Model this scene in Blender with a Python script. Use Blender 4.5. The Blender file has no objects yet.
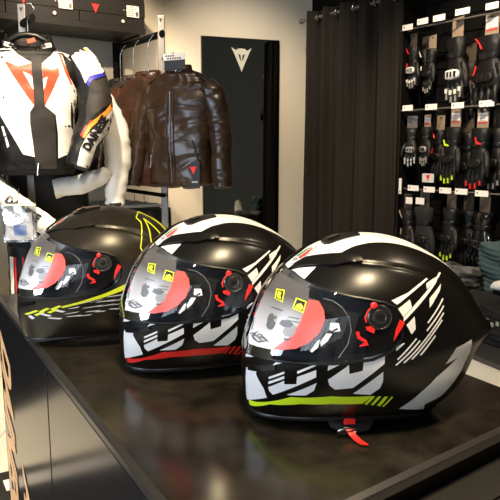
import bpy, math, random
from mathutils import Vector, Matrix, noise
from mathutils.bvhtree import BVHTree
from mathutils.geometry import delaunay_2d_cdt
random.seed(7)
scene = bpy.context.scene
COL = scene.collection
PI = math.pi
sin, cos, rad = math.sin, math.cos, math.radians

# ---------------------------------------------------------------- camera
CAM = Vector((0, 0, 1.36)); PITCH = rad(9.1623); FPX = 620.0
cam = bpy.data.cameras.new('camera'); cam.lens = 36 * FPX / 500; cam.sensor_width = 36; cam.clip_start = .02
co = bpy.data.objects.new('camera', cam); COL.objects.link(co)
co.location = CAM; co.rotation_euler = (PI/2 - PITCH, 0, 0)
scene.camera = co
vs = scene.view_settings
vs.view_transform = 'Standard'; vs.look = 'None'; vs.gamma = 1; vs.exposure = 0.0; vs.use_curve_mapping = False

def ray(px, py):
    u = (px-250)/FPX; v = (250-py)/FPX
    return Vector((u, cos(PITCH)+v*sin(PITCH), -sin(PITCH)+v*cos(PITCH)))
def at_plane(px, py, p0, n):
    r = ray(px, py); t = (Vector(p0)-CAM).dot(n)/r.dot(n)
    return CAM + r*t
def at_y(px, py, Y): return at_plane(px, py, (0, Y, 0), Vector((0, 1, 0)))
def at_z(px, py, Z): return at_plane(px, py, (0, 0, Z), Vector((0, 0, 1)))

# ---------------------------------------------------------------- materials
MATS = {}
def mat(name, color, rough=.5, metal=0.0, spec=.5, bump=None, noise=None, coat=0, sheen=0, emit=None, alpha=1, trans=0, var=None):
    """bump=(scale, strength, kind); var=(color2, scale, lo, hi) mixes a second colour through noise"""
    m = bpy.data.materials.new(name); m.use_nodes = True
    nt = m.node_tree; b = nt.nodes['Principled BSDF']
    b.inputs['Base Color'].default_value = (*color, 1)
    b.inputs['Roughness'].default_value = rough; b.inputs['Metallic'].default_value = metal
    b.inputs['Specular IOR Level'].default_value = spec
    b.inputs['Coat Weight'].default_value = coat; b.inputs['Coat Roughness'].default_value = .08
    b.inputs['Sheen Weight'].default_value = sheen
    b.inputs['Alpha'].default_value = alpha; b.inputs['Transmission Weight'].default_value = trans
    if emit: b.inputs['Emission Color'].default_value = (*emit[0], 1); b.inputs['Emission Strength'].default_value = emit[1]
    tc = nt.nodes.new('ShaderNodeTexCoord')
    if var:
        n = nt.nodes.new('ShaderNodeTexNoise'); n.inputs['Scale'].default_value = var[1]; n.inputs['Detail'].default_value = 6
        r = nt.nodes.new('ShaderNodeValToRGB'); r.color_ramp.elements[0].position = var[2]; r.color_ramp.elements[1].position = var[3]
        r.color_ramp.elements[0].color = (*color, 1); r.color_ramp.elements[1].color = (*var[0], 1)
        nt.links.new(tc.outputs['Object'], n.inputs['Vector']); nt.links.new(n.outputs['Fac'], r.inputs['Fac'])
        nt.links.new(r.outputs['Color'], b.inputs['Base Color'])
    if bump:
        if bump[2] == 'voronoi':
            n = nt.nodes.new('ShaderNodeTexVoronoi'); out = n.outputs['Distance']
        else:
            n = nt.nodes.new('ShaderNodeTexNoise'); n.inputs['Detail'].default_value = 5; out = n.outputs['Fac']
        n.inputs['Scale'].default_value = bump[0]
        bp = nt.nodes.new('ShaderNodeBump'); bp.inputs['Strength'].default_value = bump[1]; bp.inputs['Distance'].default_value = .01
        nt.links.new(tc.outputs['Object'], n.inputs['Vector']); nt.links.new(out, bp.inputs['Height']); nt.links.new(bp.outputs['Normal'], b.inputs['Normal'])
    MATS[name] = m
    return m

mat('matte_black_shell', (.0035, .003, .0024), .29, 0, .36)
mat('graphite_shell', (.022, .018, .012), .33, .35, .5)
mat('gloss_black', (.006, .006, .007), .12)
mat('satin_black_plastic', (.006, .006, .006), .35, spec=.4)
mat('shell_white', (.80, .80, .80), .32, 0, .5)
mat('shell_silver', (.80, .80, .79), .32, .05)
mat('accent_red', (.80, .025, .020), .35)
mat('accent_lime', (.66, .88, .02), .4)
mat('lime_yellow', (.72, .80, .03), .4)
mat('sheet_red', (.95, .10, .085), .30)
mat('ink_black', (.012, .012, .012), .4)
mat('ink_grey', (.10, .10, .11), .4)
mat('paper_glint_white', (.85, .86, .88), .35)
mat('badge_green', (.02, .25, .08), .35)
mat('liner_fabric', (.030, .031, .034), .95, bump=(400, .3, 'noise'))
mat('webbing', (.008, .008, .009), .85, bump=(900, .4, 'noise'))
mat('steel', (.45, .44, .42), .25, 1)
mat('grey_metal', (.24, .22, .20), .38, .7)
mat('curtain_cloth', (.020, .017, .014), 1.0, spec=.1, bump=(220, .12, 'noise'))
mat('black_leather', (.0045, .0042, .004), .42, spec=.28, bump=(260, .22, 'voronoi'))
mat('dark_leather', (.018, .012, .009), .42, bump=(260, .22, 'voronoi'))
mat('brown_leather', (.020, .0105, .0055), .30, bump=(45, .15, 'noise'), var=((.040, .021, .011), 7, .35, .75))
mat('worn_brown_leather', (.022, .012, .008), .34, bump=(45, .15, 'noise'), var=((.060, .020, .011), 5, .40, .70))
mat('white_leather', (.84, .82, .76), .42, bump=(260, .10, 'voronoi'))
mat('charcoal_panel', (.028, .025, .022), .55, spec=.3, bump=(500, .2, 'noise'))
mat('orange_print', (.78, .065, .018), .42)
mat('orange_trim', (.90, .33, .03), .42)
mat('blue_trim', (.03, .03, .35), .42)
mat('yellow_trim', (.9, .6, .05), .42)
mat('black_box', (.009, .008, .007), .5, spec=.3)
mat('label_grey', (.52, .50, .46), .5)
mat('logo_red', (.62, .02, .02), .45)
mat('label_white', (.78, .74, .68), .45)
mat('card_taupe', (.30, .22, .15), .5)
mat('card_dark', (.075, .06, .045), .4)
mat('glove_black', (.005, .0047, .0045), .38, spec=.4, bump=(300, .3, 'voronoi'))
mat('glove_white', (.70, .68, .64), .4)
mat('glove_red', (.65, .02, .02), .4)
mat('glove_lime', (.55, .75, .02), .4)
mat('glove_silver', (.35, .33, .30), .35, .3)
mat('slat_black', (.0028, .0026, .0024), .7, spec=.1)
mat('mirror_print', (.50, .50, .40), .6)
mat('copper_letter', (.85, .47, .22), .45)
mat('cream_board', (.80, .76, .66), .6)
mat('charcoal_cloth', (.085, .085, .09), .9, bump=(40, .5, 'noise'), var=((.012, .012, .014), 14, .45, .55))
mat('black_cloth', (.008, .008, .009), .9, bump=(40, .5, 'noise'))
mat('teal_cloth', (.028, .055, .06), .85, bump=(40, .5, 'noise'))
mat('blue_cloth', (.03, .05, .09), .85)
mat('check_green', (.30, .38, .30), .6)
mat('bench_grey', (.045, .045, .048), .35)
mat('daylight_sky', (.8, .9, 1), .5, emit=((.72, .85, 1), 1.0))
mat('print_grey', (.26, .26, .28), .4)
mat('wood_peg', (.25, .09, .03), .5)
mat('tan_leather', (.30, .22, .14), .5)
mat('blue_print', (.15, .30, .75), .5)

def noded(name):
    m = bpy.data.materials.new(name); m.use_nodes = True; nt = m.node_tree
    MATS[name] = m
    return m, nt, nt.nodes['Principled BSDF']
# painted plaster
def plaster(name, c1, c2):
    m, nt, b = noded(name); b.inputs['Roughness'].default_value = .75
    tc = nt.nodes.new('ShaderNodeTexCoord'); n = nt.nodes.new('ShaderNodeTexNoise'); n.inputs['Scale'].default_value = 3; n.inputs['Detail'].default_value = 8
    r = nt.nodes.new('ShaderNodeValToRGB'); r.color_ramp.elements[0].color = (*c1, 1); r.color_ramp.elements[1].color = (*c2, 1)
    n2 = nt.nodes.new('ShaderNodeTexNoise'); n2.inputs['Scale'].default_value = 240
    bp = nt.nodes.new('ShaderNodeBump'); bp.inputs['Strength'].default_value = .12
    nt.links.new(tc.outputs['Object'], n.inputs['Vector']); nt.links.new(tc.outputs['Object'], n2.inputs['Vector'])
    nt.links.new(n.outputs['Fac'], r.inputs['Fac']); nt.links.new(r.outputs['Color'], b.inputs['Base Color'])
    nt.links.new(n2.outputs['Fac'], bp.inputs['Height']); nt.links.new(bp.outputs['Normal'], b.inputs['Normal'])
plaster('cream_plaster', (.60, .54, .43), (.66, .60, .48))
plaster('taupe_plaster', (.10, .09, .08), (.13, .12, .10))
plaster('ceiling_paint', (.30, .28, .25), (.34, .32, .29))
# mottled dark stone-look laminate of the counter top
m, nt, b = noded('counter_stone')
tc = nt.nodes.new('ShaderNodeTexCoord')
n1 = nt.nodes.new('ShaderNodeTexNoise'); n1.inputs['Scale'].default_value = 5.5; n1.inputs['Detail'].default_value = 9; n1.inputs['Roughness'].default_value = .62
n2 = nt.nodes.new('ShaderNodeTexNoise'); n2.inputs['Scale'].default_value = 45; n2.inputs['Detail'].default_value = 6
r1 = nt.nodes.new('ShaderNodeValToRGB'); e = r1.color_ramp.elements; e[0].position = .42; e[0].color = (.009, .0075, .006, 1); e[1].position = .64; e[1].color = (.037, .032, .022, 1)
mx = nt.nodes.new('ShaderNodeMixRGB'); mx.blend_type = 'MULTIPLY'; mx.inputs[0].default_value = .55
r2 = nt.nodes.new('ShaderNodeValToRGB'); r2.color_ramp.elements[0].position = .3; r2.color_ramp.elements[0].color = (.55, .55, .55, 1); r2.color_ramp.elements[1].position = .7
nt.links.new(tc.outputs['Object'], n1.inputs['Vector']); nt.links.new(tc.outputs['Object'], n2.inputs['Vector'])
nt.links.new(n1.outputs['Fac'], r1.inputs['Fac']); nt.links.new(n2.outputs['Fac'], r2.inputs['Fac'])
nt.links.new(r1.outputs['Color'], mx.inputs[1]); nt.links.new(r2.outputs['Color'], mx.inputs[2]); nt.links.new(mx.outputs['Color'], b.inputs['Base Color'])
b.inputs['Roughness'].default_value = .22
rr = nt.nodes.new('ShaderNodeMapRange'); rr.inputs['To Min'].default_value = .12; rr.inputs['To Max'].default_value = .30; b.inputs['Specular IOR Level'].default_value = .30
nt.links.new(n1.outputs['Fac'], rr.inputs['Value']); nt.links.new(rr.outputs['Result'], b.inputs['Roughness'])
# satin metal-look counter side
mat('counter_side', (.012, .012, .013), .16, .15, .9)
mat('counter_edge', (.020, .018, .016), .30)
# dark floor tiles
m, nt, b = noded('floor_tile')
tc = nt.nodes.new('ShaderNodeTexCoord'); br = nt.nodes.new('ShaderNodeTexBrick')
br.inputs['Color1'].default_value = (.66, .61, .50, 1); br.inputs['Color2'].default_value = (.70, .65, .54, 1); br.inputs['Mortar'].default_value = (.45, .42, .36, 1)
br.offset = 0; br.inputs['Scale'].default_value = 1.0; br.inputs['Mortar Size'].default_value = .006; br.inputs['Brick Width'].default_value = .6; br.inputs['Row Height'].default_value = .6
nt.links.new(tc.outputs['Object'], br.inputs['Vector']); nt.links.new(br.outputs['Color'], b.inputs['Base Color']); b.inputs['Roughness'].default_value = .3
# mirror
mat('mirror_glass', (.34, .35, .32), .02, 1)
# clear visor
m = bpy.data.materials.new('visor_clear'); m.use_nodes = True; MATS['visor_clear'] = m; nt = m.node_tree; nt.nodes.clear()
o_ = nt.nodes.new('ShaderNodeOutputMaterial'); tr = nt.nodes.new('ShaderNodeBsdfTransparent'); tr.inputs[0].default_value = (.72, .74, .77, 1)
gl = nt.nodes.new('ShaderNodeBsdfGlossy'); gl.inputs['Roughness'].default_value = .03; fr = nt.nodes.new('ShaderNodeFresnel'); fr.inputs['IOR'].default_value = 1.55
ms = nt.nodes.new('ShaderNodeMixShader'); nt.links.new(fr.outputs[0], ms.inputs[0]); nt.links.new(tr.outputs[0], ms.inputs[1]); nt.links.new(gl.outputs[0], ms.inputs[2]); nt.links.new(ms.outputs[0], o_.inputs[0])
# clear plastic bag
m = bpy.data.materials.new('clear_bag'); m.use_nodes = True; MATS['clear_bag'] = m; nt = m.node_tree; nt.nodes.clear()
o_ = nt.nodes.new('ShaderNodeOutputMaterial'); tr = nt.nodes.new('ShaderNodeBsdfTransparent'); tr.inputs[0].default_value = (.85, .87, .9, 1)
gl = nt.nodes.new('ShaderNodeBsdfGlossy'); gl.inputs['Roughness'].default_value = .15; ms = nt.nodes.new('ShaderNodeMixShader'); ms.inputs[0].default_value = .45
tc = nt.nodes.new('ShaderNodeTexCoord'); nn = nt.nodes.new('ShaderNodeTexNoise'); nn.inputs['Scale'].default_value = 35; bp = nt.nodes.new('ShaderNodeBump'); bp.inputs['Strength'].default_value = 1
nt.links.new(tc.outputs['Object'], nn.inputs['Vector']); nt.links.new(nn.outputs['Fac'], bp.inputs['Height']); nt.links.new(bp.outputs['Normal'], gl.inputs['Normal'])
nt.links.new(tr.outputs[0], ms.inputs[1]); nt.links.new(gl.outputs[0], ms.inputs[2]); nt.links.new(ms.outputs[0], o_.inputs[0])
# printed instruction sheet on the visors: darker towards its top edge, pale at its foot
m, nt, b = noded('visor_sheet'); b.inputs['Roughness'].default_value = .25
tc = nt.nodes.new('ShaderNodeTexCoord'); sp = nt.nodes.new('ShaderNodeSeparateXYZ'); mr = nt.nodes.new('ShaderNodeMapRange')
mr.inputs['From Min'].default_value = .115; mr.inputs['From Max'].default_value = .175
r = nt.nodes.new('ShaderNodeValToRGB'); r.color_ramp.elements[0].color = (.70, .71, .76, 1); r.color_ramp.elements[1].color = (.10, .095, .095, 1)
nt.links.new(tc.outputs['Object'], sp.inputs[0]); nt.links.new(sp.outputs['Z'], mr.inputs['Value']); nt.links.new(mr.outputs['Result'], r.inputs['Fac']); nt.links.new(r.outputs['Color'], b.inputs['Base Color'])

# ---------------------------------------------------------------- mesh helpers
class MB:
    def __init__(s): s.v = []; s.f = []; s.m = []; s.mats = []
    def mi(s, name):
        if name not in s.mats: s.mats.append(name)
        return s.mats.index(name)
    def add(s, vs_, fs, m):
        k = len(s.v); i = s.mi(m); s.v += [Vector(v) for v in vs_]
        for f in fs: s.f.append([a+k for a in f]); s.m.append(i)
        return s
    def box(s, c, d, m, rz=0, taper=1):
        c = Vector(c); R = Matrix.Rotation(rz, 3, 'Z'); x, y, z = d[0]/2, d[1]/2, d[2]/2
        vs_ = [c + R @ Vector((sx*x*(taper if sz > 0 else 1), sy*y*(taper if sz > 0 else 1), sz*z)) for sz in (-1, 1) for sy in (-1, 1) for sx in (-1, 1)]
        return s.add(vs_, [(0, 2, 3, 1), (4, 5, 7, 6), (0, 1, 5, 4), (2, 6, 7, 3), (0, 4, 6, 2), (1, 3, 7, 5)], m)
    def obox(s, c, ax, ay, az, m):
        """box from a centre and three half-axis vectors"""
        c = Vector(c); vs_ = [c + sx*ax + sy*ay + sz*az for sz in (-1, 1) for sy in (-1, 1) for sx in (-1, 1)]
        return s.add(vs_, [(0, 2, 3, 1), (4, 5, 7, 6), (0, 1, 5, 4), (2, 6, 7, 3), (0, 4, 6, 2), (1, 3, 7, 5)], m)
    def rings(s, rings, m, closed=True, cap=True):
        n = len(rings[0]); vs_ = [p for r in rings for p in r]; fs = []
        for j in range(len(rings)-1):
            for i in range(n if closed else n-1):
                k = (i+1) % n; fs.append((j*n+i, j*n+k, (j+1)*n+k, (j+1)*n+i))
        if cap and closed: fs.append(tuple(range(n))[::-1]); fs.append(tuple((len(rings)-1)*n+i for i in range(n)))
        return s.add(vs_, fs, m)
    def tube(s, pts, r, m, n=12, closed=False, flat=1.0):
        pts = [Vector(p) for p in pts]; R = []; prev = None; N = len(pts)
        for i, p in enumerate(pts):
            if closed: t = pts[(i+1) % N]-pts[i-1]
            else: t = pts[min(i+1, N-1)]-pts[max(i-1, 0)]
            t.normalize()
            if prev is None: a = Vector((0, 0, 1)) if abs(t.z) < .9 else Vector((1, 0, 0))
            else: a = prev
            a = (a-t*a.dot(t)).normalized(); b_ = t.cross(a); prev = a
            rr_ = r[i] if isinstance(r, (list, tuple)) else r
            R.append([p + a*cos(2*PI*k/n)*rr_*flat + b_*sin(2*PI*k/n)*rr_ for k in range(n)])
        if closed: R.append(R[0])
        return s.rings(R, m, cap=not closed)
    def lathe(s, c, axis, prof, m, n=32):
        """prof: list of (distance along the axis, radius)"""
        c = Vector(c); axis = Vector(axis).normalized(); a = Vector((0, 0, 1)) if abs(axis.z) < .9 else Vector((1, 0, 0))
        a = (a-axis*a.dot(axis)).normalized(); b_ = axis.cross(a)
        return s.rings([[c+axis*h+(a*cos(2*PI*k/n)+b_*sin(2*PI*k/n))*max(q, .00005) for k in range(n)] for h, q in prof], m)
    def prism(s, poly, org, ux, uy, depth, m):
        """extruded polygon: 2D points in the frame org, ux, uy; thickness along ux x uy"""
        ux = Vector(ux); uy = Vector(uy); n = ux.cross(uy).normalized(); org = Vector(org); k = len(poly)
        vs_ = [org+ux*p[0]+uy*p[1] for p in poly] + [org+ux*p[0]+uy*p[1]+n*depth for p in poly]
        r_ = delaunay_2d_cdt([Vector(p) for p in poly], [], [list(range(k))], 1, 1e-6)
        fs = [(i, (i+1) % k, k+(i+1) % k, k+i) for i in range(k)]
        if len(r_[0]) == k:
            mp = r_[3]
            idx = {i: mp[i][0] for i in range(k)}
            fs += [tuple(idx[i] for i in f)[::-1] for f in r_[2]] + [tuple(idx[i]+k for i in f) for f in r_[2]]
        else: fs += [tuple(range(k))[::-1], tuple(range(k, 2*k))]
        return s.add(vs_, fs, m)
    def wrinkle(s, amp, scale, seed, stretch=(1, 1, 1), folds=0, fscale=30):
        """cloth and leather creases: moves the vertices along their normals"""
        N = [Vector((0, 0, 0)) for _ in s.v]
        for f in s.f:
            if len(f) > 4: continue
            a = (s.v[f[1]]-s.v[f[0]]).cross(s.v[f[2]]-s.v[f[0]])
            for i in f: N[i] += a
        S_ = Vector((seed*3.7, seed*1.3, seed*2.1)); out = []
        for v, n in zip(s.v, N):
            if n.length < 1e-12: out.append(v); continue
            n.normalize(); p = Vector((v.x*stretch[0], v.y*stretch[1], v.z*stretch[2]))*scale+S_
            w_ = noise.noise(p)+.5*noise.noise(p*2.1)
            if folds:
                q = noise.noise(v*6+S_)*2.2; r = 1-abs(noise.noise(Vector((v.x*fscale*.35+q, v.y*fscale*.35, v.z*fscale))+S_))*2.2; w_ += folds*max(r, -.4)
            out.append(v+n*amp*w_)
        s.v = out; return s
    def bvh(s): return BVHTree.FromPolygons(s.v, s.f)
    def build(s, name, parent=None, smooth=True, angle=None, bevel=0):
        me = bpy.data.meshes.new(name); me.from_pydata([tuple(v) for v in s.v], [], s.f)
        for q in s.mats: me.materials.append(MATS[q])
        me.polygons.foreach_set('material_index', s.m); me.update()
        if smooth:
            me.polygons.foreach_set('use_smooth', [True]*len(me.polygons))
            me.set_sharp_from_angle(angle=rad(angle or 40))
        o = bpy.data.objects.new(name, me); COL.objects.link(o)
        if bevel:
            bv = o.modifiers.new('bevel', 'BEVEL'); bv.width = bevel; bv.segments = 2; bv.limit_method = 'ANGLE'
        if parent: o.parent = parent
        return o

def tag(o, label, cat, group=None, kind=None):
    o['label'] = label; o['category'] = cat
    if group: o['group'] = group
    if kind: o['kind'] = kind
    return o
def thing(name, label, cat, loc=(0, 0, 0), rz=0, group=None):
    o = bpy.data.objects.new(name, None); COL.objects.link(o); o.location = loc; o.rotation_euler = (0, 0, rz); o.empty_display_size = .05
    return tag(o, label, cat, group)
def struct(o): o['kind'] = 'structure'; return o
def copy_tree(o, parent=None):
    c = o.copy(); COL.objects.link(c)
    if parent: c.parent = parent
    for ch in [q for q in bpy.data.objects if q.parent == o]: copy_tree(ch, c)
    return c

def axes(az, el):
    a, e = rad(az), rad(el)
    n = Vector((cos(e)*cos(a), cos(e)*sin(a), sin(e))); t = Vector((-sin(a), cos(a), 0)); return n, t, n.cross(t)
def fill(poly, h):
    """triangulate a 2D outline finely: resampled rim + interior grid"""
    P = [Vector(p[:2]) for p in poly]; R = []
    for i, p in enumerate(P):
        q = P[(i+1) % len(P)]; k = max(1, int(math.ceil((q-p).length/h)))
        R += [p.lerp(q, j/k) for j in range(k)]
    x0, x1 = min(p.x for p in R), max(p.x for p in R); y0, y1 = min(p.y for p in R), max(p.y for p in R)
    G = []; j = 0; y = y0+h*.5
    def inside(x, y):
        c_ = False
        for i in range(len(R)):
            a, b_ = R[i], R[i-1]
            if (a.y > y) != (b_.y > y) and x < (b_.x-a.x)*(y-a.y)/(b_.y-a.y)+a.x: c_ = not c_
        return c_
    while y < y1:
        x = x0+h*.5
        while x < x1:
            if inside(x, y): G.append(Vector((x, y)))
            x += h
        y += h
    n = len(R)
    r_ = delaunay_2d_cdt(R+G, [], [list(range(n))], 1, 1e-7)
    return r_[0], r_[2]
def lay(mb, bvh, poly, n, t, u, m, off=.0004, h=.005, mirror=False, snap=None, far=.5):
    """lay a flat outline onto a surface along direction n; mirror: y -> -y"""
    vs2, fs = fill(poly, h)
    P = []; bad = set()
    for i, q in enumerate(vs2):
        o_ = t*q.x+u*q.y+n*far
        hit = bvh.ray_cast(o_, -n)
        if hit[0] is None and snap is not None: hit = bvh.find_nearest(t*q.x+u*q.y+n*snap); P.append(hit[0]+(hit[0]-(t*q.x+u*q.y+n*snap)).normalized()*-off); continue
        if hit[0] is None: bad.add(i); P.append(Vector((0, 0, 0))); continue
        nn_ = hit[1] if hit[1].dot(n) > 0 else -hit[1]
        P.append(hit[0]+nn_*off)
    # drop stretched triangles
    F = []
    for f in fs:
        if any(i in bad for i in f): continue
        if max((P[f[a]]-P[f[a-1]]).length for a in range(len(f))) > 6*h+.01: continue
        F.append(tuple(f))
    mb.add(P, F, m)
    if mirror: mb.add([Vector((p.x, -p.y, p.z)) for p in P], [f[::-1] for f in F], m)

_txt = {}
def text_mesh(s, bold=1, shear=0):
    """glyph outlines of the built-in font as a flat triangulated mesh, height 1, centred"""
    if (s, shear, bold) in _txt: return _txt[(s, shear, bold)]
    cu = bpy.data.curves.new('lettering', 'FONT'); cu.body = s; cu.size = 1; cu.shear = shear; cu.offset = bold*.02
    o = bpy.data.objects.new('lettering', cu); COL.objects.link(o); bpy.context.view_layer.update()
    me = o.to_mesh(); vs_ = [Vector((v.co.x, v.co.y)) for v in me.vertices]; fs = [tuple(p.vertices) for p in me.polygons]
    o.to_mesh_clear(); bpy.data.objects.remove(o); bpy.data.curves.remove(cu)
    x0, x1 = min(v.x for v in vs_), max(v.x for v in vs_); y0, y1 = min(v.y for v in vs_), max(v.y for v in vs_)
    vs_ = [Vector(((v.x-(x0+x1)/2)/(x1-x0), (v.y-(y0+y1)/2)/(y1-y0))) for v in vs_]
    _txt[(s, shear, bold)] = (vs_, fs); return vs_, fs
def text_on(mb, s, org, ux, uy, w, h, m, bvh=None, n=None, off=.0006, shear=0, bold=1):
    """lettering w wide and h tall at org in frame ux, uy; laid on a surface when bvh is given"""
    vs_, fs = text_mesh(s, bold, shear)
    if bvh:                                            # finer triangles so the letters follow the curve
        vs_ = list(vs_)
        for _ in range(3):
            nf = []; mid = {}
            for f in fs:
                if len(f) != 3: nf.append(f); continue
                m_ = []
                for a, b_ in ((f[0], f[1]), (f[1], f[2]), (f[2], f[0])):
                    k_ = (min(a, b_), max(a, b_))
                    if k_ not in mid: mid[k_] = len(vs_); vs_.append((vs_[a]+vs_[b_])/2)
                    m_.append(mid[k_])
                nf += [(f[0], m_[0], m_[2]), (m_[0], f[1], m_[1]), (m_[2], m_[1], f[2]), tuple(m_)]
            fs = nf
    ux = Vector(ux).normalized(); uy = Vector(uy).normalized(); nn_ = (n or ux.cross(uy)).normalized(); P = []
    for v in vs_:
        p = Vector(org)+ux*v.x*w+uy*v.y*h
        if bvh:
            hit = bvh.ray_cast(p+nn_*.7, -nn_)
            p = hit[0]+nn_*off if hit[0] is not None else p
        else: p = p+nn_*off
        P.append(p)
    mb.add(P, fs, m)

# demon-head badge used on the shop's boxes, tags and mirror: unit wide
BADGE = [(-1, 1), (-.72, .80), (-.5, .72), (-.38, .86), (0, .90), (.38, .86), (.5, .72), (.72, .80), (1, 1), (.55, .05), (.28, -.55), (0, -1.2), (-.28, -.55), (-.55, .05)]
EYES = [[(-.34, .42), (-.10, .30), (-.04, -.30), (-.20, -.02)], [(.34, .42), (.20, -.02), (.04, -.30), (.10, .30)]]
def badge(mb, org, ux, uy, w, m, eye=None, depth=.0006):
    ux = Vector(ux).normalized()*w/2; uy = Vector(uy).normalized()*w/2
    mb.prism(BADGE, org, ux, uy, depth, m)
    if eye:
        nn_ = ux.cross(uy).normalized()
        for e_ in EYES: mb.prism(e_, Vector(org)+nn_*depth, ux, uy, depth*.5, eye)
ST=[(0.000,.147,.105,.088),(.012,.153,.118,.097),(.035,.158,.142,.107),(.06,.160,.160,.114),(.085,.158,.172,.120),(.100,.155,.182,.123),(.112,.151,.1915,.1245),(.122,.148,.188,.125),(.145,.140,.172,.1245),(.165,.131,.157,.121),(.183,.119,.141,.114),(.200,.102,.124,.104),(.215,.084,.105,.091),(.228,.065,.083,.074),(.238,.044,.062,.054),(.2445,.022,.040,.033),(.247,-.004,.016,.006)]
def lerp_st(z):
    n=len(ST)
    if z<=0: return ST[0][1:]
    for i in range(n-1):
        if z<=ST[i+1][0]: break
    a,b=ST[i],ST[i+1]; p=ST[max(i-1,0)]; q=ST[min(i+2,n-1)]
    h=b[0]-a[0]; t=min(1,(z-a[0])/h); out=[]
    for k in (1,2,3):
        if i>=13:
            A=.247-a[0]; B=.247-b[0]; r=math.sqrt(max(.247-z,0)); ra,rb=math.sqrt(A),math.sqrt(B)
            w=(ra-r)/(ra-rb); out.append(a[k]+(b[k]-a[k])*w); continue
        m0=(b[k]-p[k])/(b[0]-p[0]) if i>0 else (b[k]-a[k])/h
        m1=(q[k]-a[k])/(q[0]-a[0])
        t2,t3=t*t,t*t*t
        out.append((2*t3-3*t2+1)*a[k]+(t3-2*t2+t)*h*m0+(-2*t3+3*t2)*b[k]+(t3-t2)*h*m1)
    return out
XC=-.01
def surf(th,z):
    F,B,W=lerp_st(z)
    c,s=math.cos(th),math.sin(th)
    e=2.0/(2.0+.35*math.exp(-((z-.09)/.06)**2))
    back=.5-.5*math.tanh((c+.15)/.25)
    nb=2.0-.52*math.exp(-((z-.115)/.06)**2)
    e=e+(2.0/nb-e)*back
    cc=math.copysign(abs(c)**e,c); ss=math.copysign(abs(s)**(e+(1-e)*0.35*back),s)
    x=XC+((F-XC) if c>=0 else (B+XC))*cc
    y=W*ss
    zz=z+.020*s*s*max(0,1-z/.10)
    if z>.19: zz=.19+(z-.19)*.945
    return (x,y,zz)
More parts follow.
